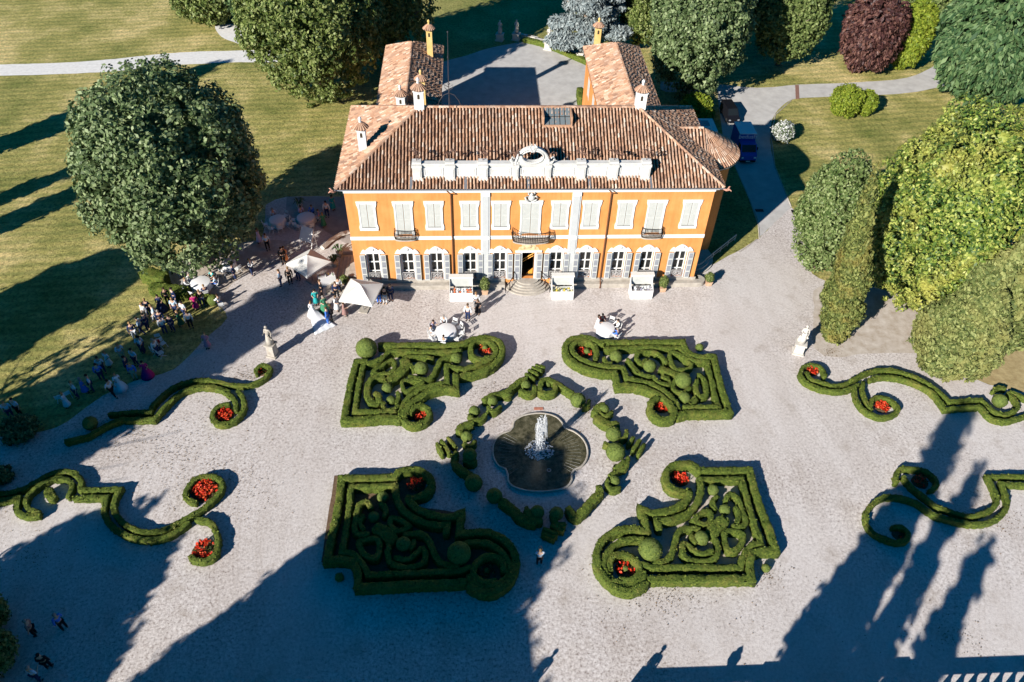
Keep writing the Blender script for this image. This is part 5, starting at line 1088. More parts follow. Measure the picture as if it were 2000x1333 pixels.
def pose(name, hands, feet, hip=(0, 0, .92), chest=(0, 0, 1.32), head=(0, .02, 1.60), elbows=None, knees=None, fem=False):
    """hands/feet/elbows/knees: left then right; person faces +y"""
    w_ = .17 if fem else .20; hx, hy, hz = hip; cx, cy, cz = chest
    J = [(hx, hy, hz, (.15, .11)), ((hx + cx) / 2, (hy + cy) / 2, (hz + cz) / 2, (.13 if not fem else .11, .10)), (cx, cy, cz, (.16, .11)), (cx, cy, cz + .13, .055), (head[0], head[1], head[2] - .02, (.075, .09)), (head[0], head[1], head[2] + .10, (.07, .085))]
    E = [(0, 1), (1, 2), (2, 3), (3, 4), (4, 5)]; arms = []; hb = MB()
    for s, h, e in ((-1, hands[0], elbows[0]), (1, hands[1], elbows[1])):
        n = len(J); J += [(cx + s * w_, cy, cz + .07, .062), (*e, .045), (h[0], h[1], h[2], .03), ]
        dv = (Vector(h) - Vector(e)).normalized(); p = Vector(h) + dv * .07; J.append((*p, (.038, .02))); E += [(2, n), (n, n + 1), (n + 1, n + 2), (n + 2, n + 3)]; arms.append(n)
        sd = dv.cross(Vector((0, 1, .2))).normalized(); cu = sd.cross(dv)
        for k, (l, o_) in enumerate(((.062, -.027), (.075, -.009), (.072, .009), (.055, .027))):
            q = p + sd * o_; hb.tube([q - dv * .02, q + dv * l * .5, q + dv * l * .85 + cu * .022, q + dv * l * .8 + cu * .045], [.010, .010, .009, .007], 4)
        hb.tube([p - dv * .05 + sd * -s * .025, p - dv * .01 + sd * -s * .055, p + dv * .03 + sd * -s * .06], [.012, .011, .008], 4)
    legs = []
    for s, f, k in ((-1, feet[0], knees[0]), (1, feet[1], knees[1])):
        n = len(J); J += [(hx + s * .095, hy, hz - .06, .088), (*k, .06), (f[0], f[1], f[2] + .08, .04), (f[0], f[1] + .07, f[2] + .035, .038), (f[0], f[1] + .17, f[2] + .03, .032)]
        E += [(0, n), (n, n + 1), (n + 1, n + 2), (n + 2, n + 3), (n + 3, n + 4)]; legs.append(n)
    body = skin(J, E, 0, 1)
    hd = Vector(head); fb = hb; fb.ball((hd.x, hd.y + .105, hd.z + .02), .018, 6, 4, (1, 1.2, 1.5))
    for s in (-1, 1): fb.ball((hd.x + s * .085, hd.y, hd.z + .03), .022, 6, 4, (.5, 1, 1.4)); fb.ball((hd.x + s * .032, hd.y + .088, hd.z + .05), .010, 5, 3)
    fb.tube([(hd.x - .025, hd.y + .09, hd.z - .035), (hd.x, hd.y + .097, hd.z - .038), (hd.x + .025, hd.y + .09, hd.z - .035)], .006, 4)
    add_mb(body, fb)
    def sub(idx, gr, edges):
        mp = {a: i for i, a in enumerate(idx)}
        JJ = []
        for a in idx:
            r = J[a][3]; r = r if hasattr(r, '__len__') else (r, r); JJ.append((*J[a][:3], (r[0] + gr, r[1] + gr)))
        return skin(JJ, [(mp[a], mp[b_]) for a, b_ in edges if a in mp and b_ in mp], 0, 1)
    a, c = arms
    top = sub([0, 1, 2, a, a + 1, c, c + 1], .016, E)
    topl = sub([0, 1, 2, a, a + 1, a + 2, c, c + 1, c + 2], .018, E)
    a, c = legs
    pants = sub([0, a, a + 1, a + 2, c, c + 1, c + 2], .020, E)
    hr = MB(); hr.ball((hd.x, hd.y - .018, hd.z + .065), .112, 12, 7, (.88, 1.0, .98))
    if fem: hr.ball((hd.x, hd.y - .075, hd.z - .06), .085, 8, 6, (1, .6, 1.9))
    dr = MB(); sk = [(.17, 0), (.19, -.12), (.22, -.35), (.25, -.62)]
    dr.lathe([(.13, cz - .15 - hz + hz), (.125, (hz + cz) / 2), (.17, hz - .05), (.21, hz - .35), (.27, .32), (.26, .31)], 14, ((hx + cx) / 2, (hy + cy) / 2, 0))
    gown = MB(); gown.lathe([(.14, cz - .05), (.12, (hz + cz) / 2), (.19, hz - .02), (.30, .60), (.42, .30), (.50, .02)], 16, (hx, hy, 0))
    sh = MB()
    for s, f in ((-1, feet[0]), (1, feet[1])): sh.ball((f[0], f[1] + .07, f[2] + .035), .05, 8, 5, (1, 2.7, .75))
    def mk(mb, nm): me = D.meshes.new(nm); me.from_pydata(mb.v, [], mb.f); me.polygons.foreach_set('use_smooth', [True] * len(me.polygons)); return me
    P = dict(body=body, shirt=top, jacket=topl, trousers=pants, hair=mk(hr, 'hair'), dress=mk(dr, 'dress'), gown=mk(gown, 'gown'), shoes=mk(sh, 'shoes'))
    for m in P.values(): m.materials.clear(); m.materials.append(None)
    SPECS[name] = P
pose('stand', [(-.27, .06, .82), (.27, .05, .82)], [(-.11, -.02, 0), (.12, .03, 0)], elbows=[(-.27, -.02, 1.08), (.27, -.02, 1.08)], knees=[(-.11, .02, .48), (.12, .04, .48)])
pose('glass', [(-.26, .05, .82), (.14, .30, 1.16)], [(-.12, .0, 0), (.11, -.04, 0)], elbows=[(-.27, -.03, 1.08), (.26, .04, 1.05)], knees=[(-.12, .03, .48), (.11, 0, .48)])
pose('walk', [(-.25, .20, .88), (.25, -.16, .86)], [(-.10, -.26, .03), (.10, .24, 0)], elbows=[(-.26, .02, 1.08), (.26, -.10, 1.09)], knees=[(-.10, -.03, .48), (.10, .16, .49)], head=(0, .05, 1.60))
pose('fem', [(-.18, .17, .98), (.20, .20, 1.02)], [(-.08, 0, 0), (.09, .03, 0)], elbows=[(-.25, -.03, 1.04), (.25, -.02, 1.04)], knees=[(-.08, .02, .47), (.09, .04, .47)], hip=(0, 0, .90), chest=(0, 0, 1.26), head=(0, .02, 1.53), fem=True)
pose('sit', [(-.17, .36, .72), (.18, .36, .72)], [(-.12, .44, 0), (.13, .40, 0)], elbows=[(-.25, .12, .74), (.25, .12, .74)], knees=[(-.12, .42, .50), (.13, .42, .50)], hip=(0, 0, .52), chest=(0, -.04, .90), head=(0, .02, 1.19))
pose('phone', [(-.08, .33, 1.36), (.10, .33, 1.36)], [(-.12, 0, 0), (.12, .04, 0)], elbows=[(-.25, .14, 1.10), (.25, .14, 1.10)], knees=[(-.12, .03, .48), (.12, .05, .48)])
CM = {}
def cmat(c):
    k = tuple(c)
    if k not in CM: CM[k] = mat('fabric %02d' % len(CM), c, .8, spec=.2)
    return CM[k]
COL = dict(white=(.78, .78, .78), ltblue=(.52, .68, .82), blue=(.07, .20, .66), navy=(.02, .035, .10), black=(.012, .012, .015), beige=(.48, .38, .26), jeans=(.09, .14, .25), teal=(.03, .38, .38), green=(.02, .14, .07), pink=(.62, .25, .32), magenta=(.50, .02, .16), red=(.50, .03, .02), tan=(.55, .38, .24), lilac=(.55, .48, .68), mauve=(.33, .19, .17), orange=(.75, .28, .10), grey=(.25, .26, .28), paleblue=(.70, .76, .82), lttrou=(.58, .60, .62), green2=(.05, .22, .12))
SK = [(.62, .38, .26), (.55, .33, .22), (.68, .44, .32)]; HR_ = [(.035, .02, .012), (.10, .055, .025), (.02, .015, .012), (.30, .18, .08), (.28, .25, .22)]
def person(px, py, ps, top, bot, rz, label, group='wedding guests', scale=1.0, z=0, pw=None):
    g = pw or G(px, py, z); P = SPECS[ps]
    def mo(nm, key, c, par):
        o = link(D.objects.new(nm, P[key])); o.parent = par; o.material_slots[0].link = 'OBJECT'; o.material_slots[0].material = cmat(c); return o
    t = empty('person', (g[0], g[1], z), R_(rz), label, 'person', group); t.scale = (scale,) * 3
    mo('body', 'body', rnd.choice(SK), t); mo('hair', 'hair', rnd.choice(HR_), t)
    if bot == 'gown': mo('gown', 'gown', COL[top], t); mo('bodice', 'shirt', COL[top], t)
    elif bot == 'dress': mo('dress', 'dress', COL[top], t); mo('bodice', 'shirt', COL[top], t); mo('shoes', 'shoes', COL['black'], t)
    else:
        mo('jacket' if top in ('navy', 'black', 'blue', 'grey') else 'shirt', 'jacket' if top in ('navy', 'black', 'blue', 'grey', 'white') else 'shirt', COL[top], t); mo('trousers', 'trousers', COL[bot], t); mo('shoes', 'shoes', COL['black'] if bot != 'lttrou' else COL['tan'], t)
    return t
def z6(x, y): return (x / 4.167, 560 + y / 4.167)
def z7(x, y): return (240 + x / 4.762, 460 + y / 4.762)
def z8(x, y): return (460 + x / 4.444, 360 + y / 4.444)
PEOPLE = [
 (z6(105, 1068), 'stand', 'ltblue', 'navy', 200, 'man in light blue shirt, left of the pair at the far left edge'),
 (z6(172, 1042), 'stand', 'ltblue', 'black', 160, 'darker haired man in blue shirt, right of the pair at the far left edge'),
 (z6(850, 706), 'glass', 'paleblue', 'navy', 200, 'man in pale blue shirt standing behind a man in deeper blue on the shaded lawn'),
 (z6(838, 762), 'glass', 'blue', 'navy', 20, 'man in strong blue jacket in front of the pale blue shirt on the shaded lawn'),
 (z6(930, 893), 'walk', 'paleblue', 'black', 250, 'man in pale shirt and black trousers at the gravel edge in shade'),
 (z6(985, 832), 'fem', 'paleblue', 'gown', 230, 'woman in long pale blue dress at the gravel edge in shade'),
 (z6(765, 850), 'stand', 'ltblue', 'navy', 120, 'light blue shirted guest at the left end of the shaded lawn group'),
 (z6(705, 868), 'fem', 'blue', 'dress', 300, 'small guest in blue dress next to the dark hedge in the shade'),
 (z6(1108, 752), 'stand', 'blue', 'beige', 180, 'man seen from behind in blue jacket and beige trousers'),
 (z6(1205, 732), 'fem', 'magenta', 'gown', 200, 'woman in long magenta dress beside the man in beige trousers'),
 (z6(1118, 640), 'stand', 'ltblue', 'navy', 160, 'guest in light blue top behind the magenta dress'),
 (z6(1060, 700), 'stand', 'navy', 'navy', 90, 'dark suited guest left of the man in beige trousers'),
 (z6(1180, 538), 'glass', 'paleblue', 'navy', 100, 'man in pale blue shirt on the lawn just above the folding chairs'),
 (z7(122, 962), 'stand', 'navy', 'lttrou', 210, 'man in navy vest and pale trousers at the left of the sunlit lawn group'),
 (z7(190, 918), 'walk', 'ltblue', 'navy', 90, 'man in light blue shirt and dark trousers on the sunlit lawn'),
 (z7(240, 882), 'stand', 'navy', 'navy', 250, 'man in dark navy suit on the sunlit lawn'),
 (z7(228, 782), 'stand', 'white', 'beige', 150, 'man in white shirt and beige trousers on the sunlit lawn'),
 (z7(256, 745), 'stand', 'navy', 'navy', 180, 'man in navy jacket behind two men in pale clothes on the lawn'),
 (z7(318, 798), 'walk', 'ltblue', 'lttrou', 120, 'man in light blue shirt and white trousers on the sunlit lawn'),
 (z7(368, 696), 'fem', 'navy', 'gown', 200, 'woman in long navy dress by the low clipped hedge'),
 (z7(505, 735), 'stand', 'ltblue', 'navy', 180, 'tall man seen from behind in light blue shirt by the low hedge'),
 (z7(590, 765), 'glass', 'paleblue', 'navy', 150, 'guest in pale blue shirt between the tall man and the magenta dress'),
 (z7(550, 845), 'fem', 'green', 'dress', 90, 'woman in dark green dress at the lawn edge'),
 (z7(400, 915), 'glass', 'white', 'navy', 20, 'man in white shirt and dark trousers in the middle of the lawn group'),
 (z7(378, 850), 'stand', 'navy', 'navy', 200, 'man in navy suit behind the white shirt in the lawn group'),
 (z7(475, 892), 'stand', 'navy', 'navy', 160, 'man in navy suit right of the white shirt in the lawn group'),
 (z7(192, 1088), 'glass', 'ltblue', 'navy', 20, 'man in light blue shirt standing in the shade left of the chairs'),
 (z7(795, 1048), 'fem', 'pink', 'dress', 180, 'girl in pale pink dress alone on the shaded gravel'),
 (z7(690, 690), 'fem', 'magenta', 'dress', 200, 'woman in bright magenta dress by the round bush'),
 (z7(750, 660), 'stand', 'black', 'navy', 200, 'dark dressed guest right of the bright magenta dress'),
 (z7(500, 640), 'stand', 'navy', 'navy', 140, 'dark suited guest behind the low hedge'),
 (z7(430, 640), 'stand', 'black', 'black', 220, 'guest in black behind the woman in navy dress'),
 (z7(1050, 412), 'stand', 'navy', 'navy', 120, 'man in navy suit standing alone on the path under the big tree'),
 (z7(1205, 372), 'phone', 'white', 'navy', 270, 'man in white shirt raising a camera on the path'),
 (z7(1518, 245), 'fem', 'orange', 'dress', 160, 'woman in orange top near the rear parasol'),
 (z7(1478, 470), 'stand', 'ltblue', 'jeans', 90, 'man in light blue shirt and jeans left of the rear parasol'),
 (z7(1562, 448), 'stand', 'black', 'black', 200, 'man in open black suit left of the rear parasol'),
 (z7(1640, 415), 'stand', 'navy', 'navy', 160, 'man in dark suit at the corner of the rear parasol'),
 (z7(1855, 565), 'stand', 'black', 'black', 120, 'man in black between the two parasols'),
 (z7(1803, 645), 'fem', 'teal', 'dress', 200, 'woman in turquoise skirt and orange top behind the bride'),
 (z7(1882, 705), 'fem', 'green2', 'gown', 220, 'woman in long green dress behind the groom'),
 (z7(1915, 822), 'stand', 'blue', 'blue', 80, 'groom in bright blue suit facing the bride'),
 (z7(1950, 795), 'stand', 'black', 'black', 100, 'man in black suit right of the groom'),
 (z8(885, 1100), 'fem', 'white', 'dress', 250, 'woman in short white dress left of the front parasol'),
 (z8(952, 1145), 'fem', 'mauve', 'dress', 280, 'woman in brown mauve dress near the front parasol'),
 (z8(885, 990), 'stand', 'navy', 'black', 200, 'dark suited guest at the left corner of the front parasol'),
 (z8(905, 950), 'stand', 'white', 'black', 200, 'waiter in white jacket behind the left corner of the front parasol'),
 (z8(1250, 1032), 'stand', 'black', 'blue', 180, 'guest in black top and blue trousers, left of the trio by the plinth'),
 (z8(1303, 1035), 'stand', 'black', 'lttrou', 170, 'guest in black top and white trousers, middle of the trio by the plinth'),
 (z8(1352, 1010), 'stand', 'navy', 'navy', 170, 'fair haired man in navy suit, right of the trio by the plinth'),
 (z8(1220, 1012), 'fem', 'paleblue', 'dress', 180, 'woman in pale blue dress behind the trio by the plinth'),
 (z8(800, 285), 'stand', 'white', 'navy', 180, 'man in white shirt on the shaded terrace by the villa corner'),
 (z8(850, 225), 'fem', 'teal', 'dress', 220, 'woman in teal dress on the shaded terrace'),
 (z8(770, 375), 'fem', 'green2', 'dress', 20, 'woman in green dress beside the white terrace chairs'),
 (z8(212, 515), 'fem', 'lilac', 'dress', 90, 'woman in pale lilac dress in the dark shade of the big tree'),
 (z8(285, 570), 'stand', 'ltblue', 'black', 200, 'man in light blue shirt in the shade right of the big tree'),
 (z8(420, 690), 'stand', 'black', 'black', 200, 'dark guest on the sunlit strip near the rear parasol'),
 (z6(640, 905), 'stand', 'paleblue', 'navy', 140, 'guest in pale shirt just right of the white plastic chairs in shade'),
 (z6(1010, 600), 'glass', 'ltblue', 'beige', 220, 'guest in light blue shirt at the edge of the striped tree shadow'),
 (z6(900, 650), 'fem', 'white', 'dress', 160, 'woman in short white dress in the striped shade on the lawn'),
 (z6(1290, 560), 'stand', 'white', 'navy', 250, 'man in white shirt standing right behind the folding chairs in shade'),
 (z6(560, 985), 'fem', 'paleblue', 'dress', 100, 'woman in pale dress below the white plastic chairs in shade'),
 (z7(640, 860), 'stand', 'white', 'black', 200, 'man in white shirt at the lawn edge right of the green dress'),
 ((914, 625.5), 'stand', 'white', 'navy', 170, 'waiter in white shirt and dark trousers walking between stall and round table'),
 ((933.5, 614.5), 'fem', 'black', 'dress', 170, 'woman in short black dress in front of the left stall'),
 ((930, 603), 'glass', 'white', 'grey', 180, 'man in white shirt right behind the woman in black dress'),
 ((1053, 1103), 'phone', 'ltblue', 'black', 0, 'man in blue shirt and black trousers alone in the big shadow, arms raised'),
 ((1166, 645), 'fem', 'white', 'dress', 270, 'woman in white dress left of the small table in the sun'),
 ((128, 1228), 'glass', 'blue', 'black', 60, 'guest in blue shirt in the dark lower left corner'),
 ((72, 1240), 'stand', 'mauve', 'black', 100, 'dark dressed guest left of the blue shirt in the lower left corner'),
 ((98, 1305), 'stand', 'black', 'black', 10, 'guest in black near the bottom left of the picture'),
 ((78, 1330), 'glass', 'ltblue', 'navy', 340, 'guest in light blue shirt at the bottom edge of the picture'),
]
for p, ps, tp, bt, rz, lab in PEOPLE:
    person(p[0], p[1], ps, tp, bt, rz, lab, scale=1.08 if ps != 'fem' else 1.05)
# bride with a long train
g = G(*z7(1770, 745)); br = empty('person', (g[0], g[1], 0), R_(60), 'bride in a wide white gown with a long train on the gravel', 'person', 'wedding guests')
for nm, key, c in (('body', 'body', SK[0]), ('hair', 'hair', HR_[1]), ('bodice', 'shirt', (.8, .8, .8)), ('gown', 'gown', (.8, .8, .8))):
    o = link(D.objects.new(nm, SPECS['fem'][key])); o.parent = br; o.material_slots[0].link = 'OBJECT'; o.material_slots[0].material = cmat(c)
b = MB(); V = []; m_ = 11
for i in range(9):
    t = i / 8
    for k in range(m_):
        u = k / (m_ - 1) - .5; V.append(((u * (.5 + 1.5 * t ** .8)), -.1 - 2.2 * t, .85 * (1 - t) ** 2.2 * (1 - .5 * abs(u)) + .04 + .04 * math.sin(k * 2.1) * t))
b.add(V, [(i * m_ + k, i * m_ + k + 1, (i + 1) * m_ + k + 1, (i + 1) * m_ + k) for i in range(8) for k in range(m_ - 1)])
o = b.build('train', cmat((.8, .8, .8)), br, smooth=True); md = o.modifiers.new('t', 'SOLIDIFY'); md.thickness = .02; br.rotation_euler.z = R_(35)

# ------------------------------------------------------------------ tables and folding chairs
def mk_chair(loc, rz, label, group):
    t = empty('folding_chair', loc, rz, label, 'chair', group)
    b = MB(); b.box(-.21, -.20, .43, .21, .20, .46); b.build('seat', M['chair'], t)
    b = MB(); b.tube([(-.21, -.22, .44), (-.21, -.30, .86), (.21, -.30, .86), (.21, -.22, .44)], .022, 5)
    for z in (.58, .68, .78): b.box(-.19, -.30, z, .19, -.265, z + .06)
    b.build('backrest', M['chair'], t)
    for s in (-1, 1):
        b = MB(); b.tube([(s * .22, .24, 0), (s * .22, -.22, .47)], .022, 5); b.build('leg', M['chair'], t)
        b = MB(); b.tube([(s * .19, -.28, 0), (s * .19, .18, .44)], .022, 5); b.build('leg', M['chair'], t)
    return t
chair0 = None
def chair(x, y, rz, label, group):
    global chair0
    if chair0 is None: chair0 = mk_chair((x, y, 0), rz, label, group); return chair0
    c = dup(chair0); c.location = (x, y, 0); c.rotation_euler = (0, 0, rz); c['label'] = label; c['group'] = group; c['category'] = 'chair'; return c
def table(px, py, r, label, chairs=(), where='', sitters=(), cl='white round tablecloth', z=.75):
    g = G(px, py, z); t = empty('round_table', (g[0], g[1], 0), 0, 'round table ' + label, 'table', 'round tables of the party')
    b = MB(); b.lathe([(0.001, z - .03), (r - .02, z - .03), (r - .02, z), (0.001, z)], 20); b.build('tabletop', M['chair'], t)
    for k in range(4): a = PI / 4 + PI / 2 * k; b = MB(); b.tube([(math.cos(a) * r * .6, math.sin(a) * r * .6, 0), (math.cos(a) * r * .5, math.sin(a) * r * .5, z - .03)], .02, 5); b.build('leg', M['iron'], t)
    V = []; n = 40
    for i, (rr, zz) in enumerate(((0.001, z + .012), (r * .96, z + .012), (r + .015, z - .01), (r + .04, z - .25), (r + .07, .12))):
        for k in range(n): a = 2 * PI * k / n; w_ = 1 + (.035 * math.sin(k * PI / 2.5 + .6) * max(0, i - 2)); V.append((rr * w_ * math.cos(a), rr * w_ * math.sin(a), zz))
    b = MB(); b.add(V, [(i * n + k, i * n + (k + 1) % n, (i + 1) * n + (k + 1) % n, (i + 1) * n + k) for i in range(4) for k in range(n)])
    tag(b.build('tablecloth', M['cloth'], None, (g[0], g[1], 0), True), 'white cloth draped over the round table ' + label, 'tablecloth', 'white tablecloths')
    used = {}
    for i, d in enumerate(chairs):
        wd = ('right', 'rear right', 'rear', 'rear left', 'left', 'front left', 'front', 'front right')[int(((d + 22.5) % 360) // 45)]
        used[wd] = used.get(wd, 0) + 1; wd = wd + (' second' if used[wd] > 1 else '')
        a = R_(d); chair(g[0] + math.cos(a) * (r + .38), g[1] + math.sin(a) * (r + .38), a + PI / 2, 'white folding chair, %s seat of the table %s' % (wd, {'in full': 'behind the left rear parterre', 'behind ': 'behind the right rear parterre', 'at the e': 'by the tree', 'at the d': 'at the dark terrace end', 'on the t': 'near the villa corner', 'in the s': 'under the big tree'}.get(label[:8], {'in full': 'behind the left rear parterre'}.get(label[:7], label))), 'white folding chairs around the table ' + label)
    for d, tp, bt, lab in sitters:
        a = R_(d); person(0, 0, 'sit', tp, bt, d + 90, lab, pw=(g[0] + math.cos(a) * (r + .36), g[1] + math.sin(a) * (r + .36), 0))
    return g
table(871, 645, .85, 'in full sun behind the left rear parterre', (0, 30, 60, 100, 150, 180, 215, 262, 320), sitters=((150, 'lilac', 'lttrou', 'seated guest in lilac at the left of the sunlit table'), (180, 'white', 'lttrou', 'seated guest in white at the left of the sunlit table'), (100, 'white', 'mauve', 'dark haired seated guest behind the sunlit table'), (262, 'white', 'blue', 'seated guest in white and bright blue at the front of the sunlit table')))
table(1184, 640, .72, 'behind the right rear parterre', (20, 60, 100, 320), sitters=((100, 'red', 'black', 'seated woman in bright red behind the small sunlit table'), (20, 'white', 'black', 'seated man in white at the right of the small sunlit table'), (320, 'blue', 'lttrou', 'seated guest in blue at the front of the small sunlit table')))
table(391, 551, .85, 'at the edge of the tree shade', (10, 50, 150, 185, 215, 250, 300), sitters=((150, 'white', 'navy', 'seated guest in white at the left of the table by the tree'), (50, 'teal', 'navy', 'seated guest in teal vest at the table by the tree'), (185, 'white', 'beige', 'seated guest in white and beige at the table by the tree'), (10, 'ltblue', 'blue', 'seated guest in light blue right of the table by the tree'), (300, 'navy', 'navy', 'seated guest in navy in front of the table by the tree')))
table(541, 428, .75, 'at the dark left end of the terrace', (200, 250, 290, 340, 60), sitters=((120, 'ltblue', 'navy', 'seated guest in light blue at the dark left terrace table'),))
table(597, 424, .85, 'on the terrace near the villa', (180, 210, 240, 270, 300, 20), sitters=((120, 'lilac', 'navy', 'seated guest in lilac behind the terrace table near the villa'), (20, 'pink', 'lttrou', 'seated guest in pink right of the terrace table near the villa'), (70, 'blue', 'navy', 'seated guest in blue behind the terrace table near the villa')))
table(446, 512, .6, 'in the sunlit strip under the big tree', (250, 330), )
for p, rz, lab, gp in ((z7(925, 680), 20, 'white folding chair alone at the gravel edge beside the round bush', None), (z7(345, 1010), 200, 'white folding chair, rear one in the shaded lawn seats', None), (z7(385, 1040), 230, 'white folding chair right of the red seated guest', None), (z7(310, 1100), 300, 'long folding seat tipped in the shade near the red seated guest', None), (z7(365, 1125), 320, 'white folding chair lowest of the shaded lawn seats', None), (z7(545, 375), 30, 'white folding chair under the left side of the big tree', None), (z7(640, 320), 60, 'white folding chair close to the trunk of the big tree', None)):
    g = G(*p); chair(g[0], g[1], R_(rz), lab, gp or 'single folding chairs')
g = G(*z7(338, 1060)); person(0, 0, 'sit', 'red', 'navy', 200, 'seated guest in dark red on the shaded lawn', pw=(g[0], g[1], 0))
g = G(*z7(905, 655)); person(0, 0, 'sit', 'white', 'navy', 60, 'seated guest in white by the round bush at the gravel edge', pw=(g[0], g[1], 0))
for p, rz, lab in ((z6(500, 930), 10, 'white plastic chair, left one almost lost in the dark shade'), (z6(560, 900), 40, 'white plastic chair, right one almost lost in the dark shade')):
    g = G(*p); chair(g[0], g[1], R_(rz), lab, 'single folding chairs')

# ------------------------------------------------------------------ parasols, bars, stalls
def parasol(px, py, zt, half, rz, label, px2=None):
    g = px2; t = empty('parasol', (g[0], g[1], 0), R_(rz), label, 'parasol', 'square cream parasols')
    b = MB(); h = .85; n = 8; V = [(0, 0, zt)]; c = [(-half, -half), (half, -half), (half, half), (-half, half)]
    for i in range(1, n + 1):
        f = i / n
        for s in range(4):
            for k in range(n):
                u = k / n; x = (c[s][0] + (c[(s + 1) % 4][0] - c[s][0]) * u) * f; y = (c[s][1] + (c[(s + 1) % 4][1] - c[s][1]) * u) * f
                V.append((x, y, zt - h * f + .10 * math.sin(PI * f) * -1 * math.sin(PI * u) + (.06 * math.sin(PI * u) * f)))
    m_ = 4 * n; F = [(0, 1 + k, 1 + (k + 1) % m_) for k in range(m_)]
    for i in range(n - 1): F += [(1 + i * m_ + k, 1 + (i + 1) * m_ + k, 1 + (i + 1) * m_ + (k + 1) % m_, 1 + i * m_ + (k + 1) % m_) for k in range(m_)]
    lo = 1 + (n - 1) * m_; L0 = len(V); V += [(V[lo + k][0] * 1.0, V[lo + k][1] * 1.0, V[lo + k][2] - .16) for k in range(m_)]; F += [(lo + k, L0 + k, L0 + (k + 1) % m_, lo + (k + 1) % m_) for k in range(m_)]
    b.add(V, F); o = b.build('canopy', M['canvas'], t); md = o.modifiers.new('t', 'SOLIDIFY'); md.thickness = .015
    for cx_, cy_ in c:
        b = MB(); b.tube([(0, 0, zt - .06), (cx_ * .98, cy_ * .98, zt - h - .05)], .02, 4); b.build('rib', M['metal'], t)
    b = MB(); b.tube([(0, 0, 0), (0, 0, zt + .12)], .035, 8); b.build('pole', M['metal'], t)
    b = MB(); b.box(-.4, -.4, 0, .4, .4, .09); b.build('base', M['greystone'], t)
    return t
parasol(712, 560, 2.95, 1.45, -14, 'sunlit cream square parasol at the left corner of the villa', (-14.2, -3.1))
parasol(607, 503, 2.95, 1.38, 48, 'half shaded cream square parasol farther left by the terrace', (-19.1, .83))
def bar(px, py, w_, d, rz, label, z=1.0):
    g = G(px, py, z); t = empty('bar_table', (g[0], g[1], 0), R_(rz), label, 'bar table', 'draped bar tables')
    b = MB(); b.box(-w_, -d, 0, w_, d, z, taper=.02); b.build('drape', M['cloth'], t)
    for k in range(7):
        x, y = rnd.uniform(-w_ * .85, w_ * .85), rnd.uniform(-d * .7, d * .7)
        b = MB(); b.lathe([(.035, z), (.04, z + .16), (.014, z + .24), (.014, z + .30)], 8, (x, y, 0)); b.build('bottle', cmat(rnd.choice([(.05, .18, .06), (.45, .30, .05), (.6, .6, .55)])), t)
bar(637, 538, .75, .35, 20, 'white draped bar table under the half shaded parasol'); bar(716, 570, .75, .32, 10, 'white draped bar table under the sunlit parasol', .95)
ln = empty('lounge_stall', (*G(603, 485)[:2], 0), R_(-25), 'slatted white serving stand with sloping boards behind the half shaded parasol', 'stand')
for k, x in enumerate((-.6, .6)):
    b = MB(); b.tube([(x, -.5, 0), (x, .4, 2.1)], .04, 5); b.tube([(x, .5, 0), (x, .3, 2.1)], .04, 5); b.build('side_frame', M['chair'], ln)
b = MB(); b.add([(-.65, -.30, 1.0), (.65, -.30, 1.0), (.65, .4, 2.15), (-.65, .4, 2.15)], [(0, 1, 2, 3)]); o = b.build('board', M['chair'], ln); o.modifiers.new('t', 'SOLIDIFY').thickness = .04
def stall(x0, x1, yf, food, label):
    w_ = (x1 - x0) / 2; t = empty('market_stall', ((x0 + x1) / 2, yf, 0), 0, label, 'market stall', 'white food stalls in front of the villa')
    b = MB(); b.box(-w_, 0, 0, w_, .03, .98); b.build('front_panel', M['white'], t)
    for s in (-1, 1):
        b = MB(); xa, xb = sorted((s * w_, s * (w_ - .03))); po = [(.031, 0), (1.05, 0), (1.05, 2.15), (.95, 2.15), (.80, 1.45), (.031, .98)]
        vs = [(x, y, z) for x in (xa, xb) for y, z in po]; n = 6; b.add(vs, [tuple(range(n))[::-1], tuple(range(n, 2 * n))] + [(i, (i + 1) % n, n + (i + 1) % n, n + i) for i in range(n)]); b.build('side_panel', M['white'], t)
    b = MB(); b.box(-w_ + .031, .031, .84, w_ - .031, .82, .88); b.build('counter', M['white'], t)
    b = MB(); b.box(-w_ + .031, 1.0, .9, w_ - .031, 1.05, 2.15); b.build('back_panel', M['shutter'], t)
    b = MB(); b.box(-w_ - .05, .72, 2.152, w_ + .05, 1.15, 2.20); b.box(-w_ - .05, .70, 2.02, w_ + .05, .715, 2.20); b.build('canopy', M['canvas'], t)
    for k in range(16):
        x = -w_ + .18 + (2 * w_ - .36) * (k % 8) / 7 + rnd.uniform(-.04, .04); y = .20 + .32 * (k // 8) + rnd.uniform(-.03, .03)
        tr_ = link(D.objects.new('food_dish', dish_mesh[rnd.randrange(3)])); tr_.location = ((x0 + x1) / 2 + x, yf + y, .88); tr_.rotation_euler.z = rnd.uniform(0, 3)
        kc = rnd.randrange(len(food[0])); cw = food[0][kc]; cn = 'white' if min(cw) > .65 else 'orange' if cw[0] > .6 and cw[2] < .12 and cw[1] < .4 else 'yellow' if cw[0] > .65 and cw[2] < .45 else 'red' if cw[0] > .4 else 'dark'
        tag(tr_, '%s dish, %s from the left in the %s row of the %s' % (cn, ('first', 'second', 'third', 'fourth', 'fifth', 'sixth', 'seventh', 'eighth')[k % 8], 'front' if k < 8 else 'back', food[1]), 'dish', 'dishes on the ' + food[1]); tr_.material_slots[0].link = 'OBJECT'; tr_.material_slots[0].material = cmat(cw)
dish_mesh = []
